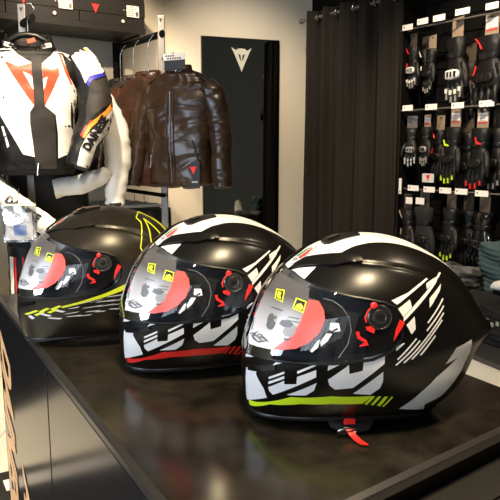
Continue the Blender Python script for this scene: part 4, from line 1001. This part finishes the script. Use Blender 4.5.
g = sleeve_mesh([(.20, 0, 1.48, .066), (.32, -.02, 1.40, .074), (.385, -.05, 1.22, .072), (.385, -.07, 1.05, .064), (.365, -.09, .90, .050), (.36, -.09, .86, .048)], 'white_leather', 41, 30, .003).wrinkle(.006, 12, 41, (1, 1, 1), 1, 18); gb = g.bvh()
lay(g, gb, [(.335, .84), (.40, .84), (.40, .872), (.335, .868)], n_, ux, Z, 'charcoal_panel', off=.0015); g.build('sleeve', st_, angle=70)
g = sleeve_mesh([(-.20, 0, 1.48, .066), (-.33, -.06, 1.38, .072), (-.36, -.14, 1.18, .068), (-.24, -.24, .98, .062), (-.10, -.28, .86, .055), (.03, -.28, .76, .048)], 'white_leather', 42, 30, .003).wrinkle(.005, 12, 42, (1, 1, 1), 1, 18); gb = g.bvh()
a_ = Vector((.17, 0, -.125)); text_on(g, 'DAINESE', Vector((-.09, 0, .865)), a_, Vector((.125, 0, .17)), .19, .046, 'ink_black', bold=3, bvh=gb, n=n_, off=.005); g.build('sleeve', st_, angle=70)
g = sleeve_mesh([(.05, -.14, .955, .052), (.18, -.14, .975, .050), (.30, -.13, 1.02, .042), (.33, -.12, 1.04, .036)], 'white_leather', 44, 26, .003).wrinkle(.006, 12, 44, (1, 1, 1), 1, 18); g.build('waist_liner', st_, angle=70)
# clear bag with armour inserts hanging from it
bg_c = at_y(20, 224, 2.95)
bt = thing('plastic_bag', 'clear zip bag of folded paperwork hanging in front of the racing suit', 'bag', bg_c, rad(8))
g = MB(); R = []
for j in range(15):
    z = -.088+.176*j/14; R.append([Vector((.078*cos(a)+.002*sin(7*z*30), .014*sin(a)*(1-abs(z)/.12)+.003*sin(40*z+3*a), z)) for a in [2*PI*k/32 for k in range(32)]])
g.rings(R, 'clear_bag'); g.build('pouch', bt)
g = MB(); g.box((-.005, 0, -.012), (.125, .004, .13), 'paper_glint_white'); g.box((.0, -.003, -.030), (.06, .001, .05), 'blue_print'); g.box((-.03, -.003, .03), (.04, .001, .02), 'ink_grey'); g.build('leaflet', bt, smooth=False)
g = MB(); g.box((0, 0, .092), (.155, .006, .010), 'label_grey'); g.tube([(-.01, 0, .095), (-.005, .01, .13), (0, .02, .17)], .002, 'ink_black', 6); g.build('zip_seal', bt)

# ---------------------------------------------------------------- low cabinet left of the counter (the counter's side mirrors it)
lc = thing('display_cabinet', 'black low display cabinet left of the racks, mirrored in the counter side', 'cabinet', (-2.12, 2.95, 0))
g = MB(); g.box((0, 0, .47), (1.04, .34, .86), 'slat_black'); g.build('body', lc, smooth=False, bevel=.003)
g = MB(); g.box((0, 0, .02), (.96, .28, .04), 'satin_black_plastic'); g.build('plinth', lc, smooth=False)
g = MB(); g.box((0, -.005, .915), (1.08, .38, .03), 'counter_edge'); g.build('top', lc, smooth=False, bevel=.003)
for k in (-1, 1):
    g = MB(); g.box((k*.255, -.176, .47), (.50, .012, .82), 'slat_black'); dd_ = g.build('door', lc, smooth=False, bevel=.002)
    g = MB(); g.tube([(k*.06, -.198, .55), (k*.06, -.198, .75)], .006, 'steel', 10); g.build('handle', dd_)
# ---------------------------------------------------------------- door mat
mt_ = thing('floor_mat', 'black floor mat with white block print on the cream floor left of the counter', 'mat', (0, 0, 0)); mt_.location = Vector((-1.03, 2.46, 0))-Wd*.62+A_*.45
g = MB(); g.obox(Z*.005, Wd*.80, A_*.45, Z*.005, 'ink_black'); g.build('rubber_mat', mt_, smooth=False, bevel=.002)
g = MB()
for k in range(16): g.obox(Wd*(-.70+.094*k)-A_*.33+Z*.0105, Wd*(.030 if k % 3 else .020), A_*.045, Z*.0006, 'label_white')
g.build('print', mt_, smooth=False)
# ================================================================ GLOVE WALL
R0 = Vector((.915, 3.94, 0))
def rp(px, py, off=0):                                # point on the upright plane of the hook fronts (off > 0: nearer the viewer)
    return at_plane(px, py, R0+nR*off, nR)
# slatted back panel and the dark end panel beside the curtain
gp = thing('slatwall_panel', 'black slatted display panel behind the hanging gloves', 'display wall', R0-nR*.23+dR*.75)
g = MB()
for k in range(26): g.obox(Z*(.30+.10*k), dR*.88, nR*.008, Z*.046, 'slat_black')
g.obox(Z*1.5-nR*.012, dR*.88, nR*.004, Z*1.35, 'slat_black'); g.build('slats', gp, smooth=False)
ep = thing('end_panel', 'black upright end panel between the curtain and the gloves', 'panel', rp(397, 200, -.02)*1.0)
ep.location = (ep.location.x, ep.location.y, 0); g = MB(); g.obox(Z*1.55-nR*.09, dR*.012, nR*.10, Z*1.55, 'slat_black'); g.build('board', ep, smooth=False, bevel=.002)

def hook(px, py, label, vertical=False, w=.085):
    p = rp(px, py); t_ = thing('display_hook', label, 'hook', p, 0, 'hooks with price holders on the glove wall')
    g = MB(); g.tube([nR*-.215-Z*.018, -Z*.018, nR*.006+Z*.0], .0032, 'steel', 8); g.obox(-nR*.213-Z*.018, dR*.02, nR*.004, Z*.02, 'slat_black'); g.build('arm', t_)
    g = MB()
    up = Vector((0, 0, 1))
    if vertical: g.obox(nR*.008, dR*.010, nR*.0012, Z*.048, 'label_white'); g.obox(nR*.0095-Z*.034, dR*.004, nR*.0005, Z*.004, 'ink_black')
    else: g.obox(nR*.008, dR*w/2, nR*.0012, Z*.0165, 'label_white'); badge(g, nR*.0092-dR*(w/2-.014)+Z*.001, dR, Z, .012, 'ink_black', None, .0005)
    g.build('price_holder', t_, smooth=False)
    return t_
def glove(px, py, L, label, acc=None, knuckle='glove_black', card='card_taupe', style='race', depth=-.07, lean=0, flip=1, cardlab=False, body='glove_black', w=.052, tips=None, cuffacc=None):
    """hanging glove; px,py picture position of its cuff top, L length downwards"""
    p = rp(px, py, depth); s = L*1.40/.27
    t_ = thing('riding_glove', label, 'glove', p, 0, 'gloves on the slatted wall')
    X = (dR*cos(rad(18))+nR*sin(rad(18))*flip).normalized(); Yn = X.cross(Z)*1.0; Yn = Yn if Yn.dot(nR) > 0 else -Yn     # Yn points to the viewer
    def W(x, y, z): return X*(x*s+lean*z)+Yn*y*s+Z*z*s
    def ring(z, wx, wy, cx=0, cy=0, n=24): return [W(cx+q[0], cy+q[1], z) for q in [ringpt(wx, wy, 2*PI*k/n, 2.5) for k in range(n)]]
    # hand: cuff, wrist, palm
    g = MB()
    g.rings([ring(.0, w*.78, .026), ring(-.004, w*.82, .030), ring(-.035, w*.80, .029), ring(-.062, w*.70, .024), ring(-.075, w*.64, .021), ring(-.095, w*.74, .024), ring(-.125, w*.88, .026, .002), ring(-.150, w*.95, .025, .003), ring(-.168, w*.95, .022, .003), ring(-.178, w*.88, .017, .003)], body)
    g.build('hand', t_, angle=60)
    fx = [-.036, -.013, .011, .034]; fl_ = [.075, .092, .088, .068]
    for k in range(4):
        f = MB(); b0 = fx[k]*w/.05; pts = [W(b0*.95, .002, -.160), W(b0, .004, -.175), W(b0*1.04, .010, -.175-fl_[k]*.45), W(b0*1.05, .008, -.175-fl_[k]*.8), W(b0*1.03, -.002, -.175-fl_[k])]
        f.tube(pts, [.0125*s, .0125*s, .0120*s, .0110*s, .0065*s], body, 12); 
        q = Vector(pts[2]); f.obox(q+Yn*.0115*s, X*.006*s, Yn*.0025*s, Z*.009*s, knuckle)
        if tips: f.obox(Vector(pts[3])+Yn*.0108*s+Z*.004*s, X*.0045*s, Yn*.0022*s, Z*.012*s, tips)
        f.build('finger', t_)
    th_ = MB(); th_.tube([W(flip*w*.75, .004, -.105), W(flip*w*1.10, .012, -.130), W(flip*w*1.28, .016, -.160), W(flip*w*1.30, .014, -.188), W(flip*w*1.27, .010, -.200)], [.014*s, .014*s, .013*s, .011*s, .006*s], body, 12); th_.build('thumb', t_)
    # hard knuckle guard
    k_ = MB(); k_.rings([[W(q[0]*.9, .026+dy, -.146+q[1]) for q in [ringpt(w*.80*m_, .020*m_, 2*PI*k/24, 3) for k in range(24)]] for dy, m_ in ((-.006, 1), (.004, 1), (.010, .86), (.012, .6))], knuckle)
    for j in range(4): k_.obox(W((-.027+.018*j)*w/.05, .037, -.146), X*.0055*s, Yn*.003*s, Z*.010*s, 'glove_black' if knuckle != 'glove_black' else 'satin_black_plastic')
    k_.build('knuckle_guard', t_)
    # wrist strap
    st2 = MB(); st2.rings([[W(q[0], q[1], z) for q in [ringpt(w*.69*m_+.002, .0245*m_+.002, 2*PI*k/24, 2.5) for k in range(24)]] for z, m_ in ((-.060, 1.04), (-.062, 1.08), (-.080, 1.0), (-.082, .96))], cuffacc or 'satin_black_plastic', cap=False); st2.build('wrist_strap', t_)
    if acc:
        a_ = MB()
        a_.tube([W(-w*.74, .024, -.004), W(-w*.35, .031, -.022), W(-w*.10, .031, -.046)], .0028*s, acc, 8)
        a_.build('cuff_piping', t_); a_ = MB()
        a_.tube([W(-w*.66, .020, -.10), W(-w*.80, .022, -.13), W(-w*.86, .020, -.16)], .0032*s, acc, 8)
        a_.build('side_piping', t_)
    # header card it hangs from
    c_ = MB(); c_.obox(Z*.030*s-Yn*.004, X*.036*s, Yn*.001, Z*.050*s, card)
    c_.obox(Z*.066*s-Yn*.0028, X*.010*s, Yn*.0004, Z*.004, 'ink_black')
    if cardlab: c_.obox(Z*.045*s-Yn*.002, X*.030*s, Yn*.0006, Z*.018*s, 'label_white'); [c_.obox(Z*(.050-.010*q)*s-Yn*.0012, X*.020*s, Yn*.0003, Z*.0014, 'ink_grey') for q in range(3)]; c_.obox(Z*.022*s-Yn*.002, X*.030*s, Yn*.0006, Z*.003, 'logo_red')
    c_.build('header_card', t_, smooth=False)
    return t_
# rails the hooks sit on
for z_, pxa, pya, pxb, pyb, nm in ((0, 401, 31, 502, 11, 'top'), (0, 401, 111, 502, 104, 'middle'), (0, 404, 188, 502, 195, 'bottom')):
    a_, b_ = rp(pxa, pya, -.012), rp(pxb, pyb, -.012); b_.z = a_.z = (a_.z+b_.z)/2; t_ = thing('hook_rail', 'thin steel cross rail behind the %s row of price holders' % nm, 'rail', a_)
    g = MB(); g.tube([Vector((0, 0, 0)), b_-a_+dR*.3], .0045, 'grey_metal', 8); g.build('bar', t_)
# row 1
for px, py, lab, w_ in ((408.5, 27.5, 'white price holder at the curtain end of the top row of hooks', .078), (423.5, 21.5, 'white price holder, second from the curtain in the top row', .078), (440, 18, 'white price holder, third from the curtain in the top row', .082), (463.5, 11.5, 'white price holder above the glove with white knuckles', .092), (493, 6, 'white price holder at the right picture edge, top row', .075)):
    hook(px, py, lab, w=w_)
glove(413, 47, .185, 'short black race glove with white knuckles and red trim, top row nearest the curtain', 'glove_red', 'glove_white', 'card_dark', lean=-.10, depth=-.05, w=.058, tips='glove_silver')
glove(432, 49, .190, 'short black glove with silver fingertips, second in the top row', None, 'glove_black', 'card_taupe', lean=.05, depth=-.06, w=.045, tips='glove_silver')
glove(425, 50, .190, 'black glove with a white side stripe, hidden partly behind the top row short gloves', 'glove_white', 'glove_black', 'card_dark', lean=-.22, depth=-.13, w=.040, tips='glove_silver')
glove(457, 38, .270, 'long black gauntlet glove with a large white knuckle plate, top row', None, 'glove_white', 'card_taupe', lean=-.12, depth=-.05, w=.060, tips='glove_silver')
glove(491, 36, .290, 'large black gauntlet glove with red piping at the cuff, right end of the top row', 'glove_red', 'glove_black', 'card_taupe', depth=-.04, w=.072, cardlab=True)
glove(470, 62, .250, 'plain black glove hanging behind the gauntlet with white knuckles', None, 'glove_black', 'card_dark', depth=-.15, w=.055)
# row 2
for px, py, lab, w_ in ((408.5, 108, 'white price holder at the curtain end of the middle row', .078), (432, 107, 'white price holder, second from the curtain in the middle row', .082), (458.5, 105.5, 'white price holder above the glove with lime fingertips', .082), (487.5, 103.5, 'white price holder above the glove with a red cuff mark', .092)):
    hook(px, py, lab, w=w_)
glove(412, 128, .175, 'short black glove with silver knuckles, middle row nearest the curtain', None, 'glove_silver', 'card_dark', w=.046, tips='glove_silver', depth=-.05, flip=-1)
glove(427, 127, .175, 'short black glove with silver knuckles, second in the middle row', None, 'glove_silver', 'card_taupe', w=.046, tips='glove_silver', depth=-.05, cardlab=True)
glove(440, 130, .210, 'black glove with bright red trim half hidden in the middle row', 'glove_red', 'glove_black', 'card_taupe', depth=-.13, w=.050)
glove(455, 127, .245, 'black winter glove with lime fingertips and a lime cuff mark, middle row', None, 'glove_black', 'card_taupe', lean=.10, depth=-.04, w=.056, tips='glove_lime', cardlab=True)
glove(468, 132, .265, 'plain black winter glove behind the lime-tipped one', None, 'glove_black', 'card_dark', depth=-.14, w=.060)
glove(482, 128, .255, 'black winter glove with red fingertips and a red cuff mark, middle row', None, 'glove_black', 'card_taupe', lean=.08, depth=-.04, w=.060, tips='glove_red', cardlab=True)
glove(498, 128, .255, 'black winter glove with pale fingertips, cut by the right picture edge', None, 'glove_black', 'card_dark', depth=-.12, w=.056, tips='glove_silver')
def mark(px, py, m, lab, par_off=.012):
    """angular cuff flash stitched on a glove"""
    p = rp(px, py, par_off); 
    return p
# row 3
hook(401, 186, 'white price holder turned on end, bottom row', vertical=True)
for px, py, lab in ((414, 188, 'white price holder, first level one in the bottom row'), (430, 189.5, 'white price holder, second level one in the bottom row'), (446, 190.5, 'white price holder, third level one in the bottom row'), (462, 191.5, 'white price holder above the glove with lime strokes'), (482.5, 193.5, 'white price holder at the right of the bottom row')):
    hook(px, py, lab, w=.082)
glove(407, 209, .235, 'black glove with a tan leather edge, bottom row nearest the curtain', 'tan_leather', 'glove_black', 'card_dark', lean=-.22, depth=-.05, w=.052)
glove(424, 207, .255, 'bulky black winter glove beside the tan-edged one, bottom row', None, 'glove_black', 'card_dark', lean=-.1, depth=-.04, w=.068, body='black_cloth')
glove(451, 208, .235, 'black glove with lime strokes across its fingers, bottom row', None, 'glove_black', 'card_dark', depth=-.04, w=.056, tips='glove_lime')
glove(484, 212, .235, 'black glove in a clear plastic wrap, right end of the bottom row', None, 'gloss_black', 'card_dark', lean=.1, depth=-.03, w=.066, body='gloss_black')
glove(468, 210, .245, 'plain dark glove between the lime-stroked and the wrapped ones', None, 'glove_black', 'card_dark', depth=-.14, w=.056)
for px, py, w_, lab in ((409, 200.5, .026, 'small white price tag on the tan-edged glove'), (420, 201, .032, 'cream price tag on the bulky glove, bottom row')):
    p = rp(px, py, -.012); t_ = thing('price_tag', lab, 'price tag', p); g = MB(); g.obox(Vector((0, 0, 0)), dR*w_, nR*.0008, Z*.020, 'label_white'); g.tube([Z*.02, Z*.035+nR*.004], .0008, 'ink_black', 6); g.build('card', t_, smooth=False)
p = rp(428, 178, .02); t_ = thing('badge_card', 'pale card with a red horned badge between middle and bottom rows', 'card', p)
g = MB(); g.obox(Vector((0, 0, 0)), dR*.042, nR*.001, Z*.026, 'label_grey'); badge(g, nR*.0012+Z*.002, dR, Z, .036, 'logo_red', None, .0005); g.build('card', t_, smooth=False)
# cuff flashes
for px, py, m, s_ in ((446, 143, 'glove_lime', 1), (478, 141, 'glove_red', 1.1)):
    q = rp(px, py, .01)
    par = min([o for o in bpy.data.objects if o.name.startswith('riding_glove')], key=lambda o: (o.location-q).length if o.location.z > q.z and o.location.z < q.z+.2 else 9)
    g = MB(); g.prism([(-.020*s_, .016*s_), (-.012*s_, .020*s_), (-.006*s_, -.002), (.018*s_, -.012*s_), (.022*s_, -.018*s_), (-.010*s_, -.016*s_)], q-par.location, dR, Z, .002, m); g.build('cuff_flash', par, smooth=False)

# ================================================================ DISPLAY BENCH UNDER THE GLOVES
Q0, Q1 = at_z(470, 353, .45), at_z(502, 366, .45)
bd_ = (Q1-Q0).normalized(); bn = Vector((-bd_.y*-1, 0, 0)); bn = Vector((bd_.y, -bd_.x, 0)); 
if bn.dot(Vector((0, -1, 0))) < 0: bn = -bn
if bn.x > 0 and bn.y > 0: bn = -bn
bt_ = thing('display_bench', 'low bench with a cream front and dark grey top under the gloves', 'bench', Q0*1.0); bt_.location.z = 0
L0 = -.9; L1 = .75; bw_ = .62
def bo(name, z0, z1, m, inset=0, d0=0):
    g = MB(); g.obox(bd_*((L0+L1)/2)-bn*(bw_/2+d0)+Z*(z0+z1)/2, bd_*((L1-L0)/2-inset), bn*(bw_/2-inset), Z*(z1-z0)/2, m); return g.build(name, bt_, smooth=False, bevel=.003)
bo('body', .03, .425, 'cream_board', .004); bo('top', .425, .45, 'bench_grey', 0)
def cloth_pile(cpx, cpy, z, sx, sy, sz, m, label, seed, rz=None, stripe=None, name='folded_garment', cat='clothes'):
    p = at_z(cpx, cpy, z); t_ = thing(name, label, cat, (p.x, p.y, z), rz if rz is not None else math.atan2(bd_.y, bd_.x))
    rnd = random.Random(seed); a_, b2, c_ = rnd.uniform(0, 6), rnd.uniform(0, 6), rnd.uniform(0, 6)
    def rg_(zz, k): 
        return [Vector((x*(1+.05*sin(5*q+a_+zz*80)), y*(1+.05*sin(4*q+b2+zz*60)), zz+k*(.010*sin(x*28+a_)+.008*sin(y*35+c_)))) for x, y, q in [(*ringpt(sx/2, sy/2, q, 4), q) for q in [2*PI*i/64 for i in range(64)]]]
    def rgs(f, zz, k): return [Vector((v.x*f, v.y*f, v.z)) for v in rg_(zz, k)]
    L = []; nl = max(2, int(sz/.025))
    for i in range(nl):
        z0 = sz*i/nl; z1 = sz*(i+1)/nl; k = i/nl
        L += [rgs(.96, z0+.0005, k*.5), rgs(1.0, z0+(z1-z0)*.35, k*.6), rgs(1.0, z0+(z1-z0)*.65, k*.7), rgs(.96, z1-.001, k)]
    L += [rgs(.7, sz+.001, 1), rgs(.35, sz+.002, 1), rgs(.02, sz+.002, 1)]
    g = MB(); g.rings(L, m); g.build('cloth', t_, angle=60)
    if stripe:
        g2 = MB(); 
        for k in range(12): g2.obox(Vector((-sx*.44+sx*.08*k, -sy*.503, sz*.55+.012*(k % 2))), Vector((sx*.022, 0, 0)), Vector((0, .002, 0)), Z*.010, stripe)
        g2.build('checked_band', t_, smooth=False)
    return t_

cloth_pile(500, 338, .452, .40, .28, .19, 'black_cloth', 'black folded garment with a pale green checked band at its edge on the bench', 3, stripe='check_green')
cloth_pile(446, 314, .452, .34, .26, .26, 'charcoal_cloth', 'rumpled charcoal grey jackets heaped on the bench under the gloves', 6)
cloth_pile(499, 318, .452, .24, .18, .40, 'teal_cloth', 'stack of teal grey folded garments on the bench under the gloves', 5)

# white riding boot toe with an orange flash, right edge
p = at_z(497, 290, .665); t_ = thing('riding_shoe', 'white riding shoe with an orange flash at the right picture edge', 'shoe', (p.x, p.y, .665), math.atan2(dR.y, dR.x))
g = MB(); R = []
for x, w_, h0, h1 in ((.0, .030, .002, .03), (.012, .040, 0, .045), (.05, .046, 0, .058), (.12, .044, 0, .085), (.18, .040, 0, .11), (.23, .040, 0, .13), (.27, .034, 0, .13), (.28, .02, .01, .10)):
    R.append([Vector((x-.02, w_*cos(q)*(1 if sin(q) > 0 else 1.05), h0+(h1-h0)*(.5+.5*math.copysign(abs(sin(q))**.8, sin(q))))) for q in [2*PI*k/28 for k in range(28)]])
g.rings(R, 'white_leather'); sb_ = g.bvh(); lay(g, sb_, [(.02, .03), (.09, .045), (.16, .075), (.10, .075), (.04, .052)], Vector((0, 1, 0)), Vector((1, 0, 0)), Z, 'orange_print', off=.001, h=.01); g.build('upper', t_)
g = MB(); g.rings([[Vector((-.02+.285*(.5+.5*cos(q)), .047*sin(q)*(1-.15*cos(q)), z)) for q in [2*PI*k/36 for k in range(36)]] for z in (-.012, .004)], 'slat_black'); g.build('sole', t_)
# ================================================================ LIGHT
w = bpy.data.worlds.new('shop_air'); scene.world = w; w.use_nodes = True
w.node_tree.nodes['Background'].inputs[0].default_value = (1.0, .86, .70, 1); w.node_tree.nodes['Background'].inputs[1].default_value = .10
def aim(o, p, q):
    o.location = p; d = Vector(q)-Vector(p); o.rotation_euler = d.to_track_quat('-Z', 'Y').to_euler()
def area(p, q, sx, sy, power, col):
    l = bpy.data.lights.new('window_daylight', 'AREA'); l.shape = 'RECTANGLE'; l.size = sx; l.size_y = sy; l.energy = power; l.color = col
    o = bpy.data.objects.new('window_daylight', l); COL.objects.link(o); aim(o, p, q); return o
def spot(p, q, power, col=(1, .78, .52), ang=50, blend=.7, r=.05):
    l = bpy.data.lights.new('ceiling_or_fill_spot', 'SPOT'); l.energy = power; l.color = col; l.spot_size = rad(ang); l.spot_blend = blend; l.shadow_soft_size = r
    o = bpy.data.objects.new('ceiling_or_fill_spot', l); COL.objects.link(o); aim(o, p, q); return o
# the shop window behind the viewer
for k, (x0, x1) in enumerate(((-2.9, -1.75), (-1.65, -.5))):
    fr_ = MB(); cx = (x0+x1)/2; hw = (x1-x0)/2
    for zz in (.82, 2.38): fr_.box((cx, -2.47, zz), (2*hw, .05, .05), 'satin_black_plastic')
    for xx in (x0+.02, cx, x1-.02): fr_.box((xx, -2.47, 1.6), (.04, .05, 1.56), 'satin_black_plastic')
    o = struct(fr_.build('window_%d' % (k+1), smooth=False))
    gl_ = MB(); gl_.box((cx, -2.485, 1.6), (2*hw-.05, .01, 1.5), 'daylight_sky'); gl_.build('pane', o, smooth=False)
area((-1.7, -2.40, 1.6), (-.4, 1.0, 1.0), 2.3, 1.5, 62, (.72, .84, 1))
area((-3.15, .2, 1.7), (0, 1.0, 1.0), 1.6, 1.5, 100, (.72, .84, 1))
WARM = (1, .80, .56)
spot((.15, .05, 3.1), (.1, 1.0, 1), 330, (1, .80, .50), 75, .8, .17)
spot((-.7, 1.9, 3.1), (-1.1, 3.2, 1.5), 330, WARM, 50, .7)
spot((-.1, 2.4, 3.1), (-.45, 3.45, 1.6), 85, WARM, 50, .7)
spot((-.05, 3.2, 3.1), (.0, 4.7, 1.35), 240, (1, .83, .64), 62, .9)
spot((.6, 2.3, 3.1), (1.25, 3.5, 1.6), 400, WARM, 52, .8)
spot((-1.2, 2.0, 3.1), (-1.35, 2.6, 0), 520, WARM, 60, .7)
spot((-1.0, -.6, 3.1), (-1.0, -.5, 0), 120, WARM, 100, .8)  # added fill lamp to brighten the front area, not a known fixture
spot((1.2, 1.2, 3.1), (1.2, 1.6, 0), 120, WARM, 90, .8)  # second added fill lamp, also without a known fixture
spot((-.75, 2.75, 3.1), (-1.0, 4.35, 1.75), 340, WARM, 45, .8)
spot((-.6, .9, 3.05), (-1.1, 4.2, 1.72), 420, WARM, 26, .8)  # added fill lamp, aimed below the shelf to warm the shaded rack wall
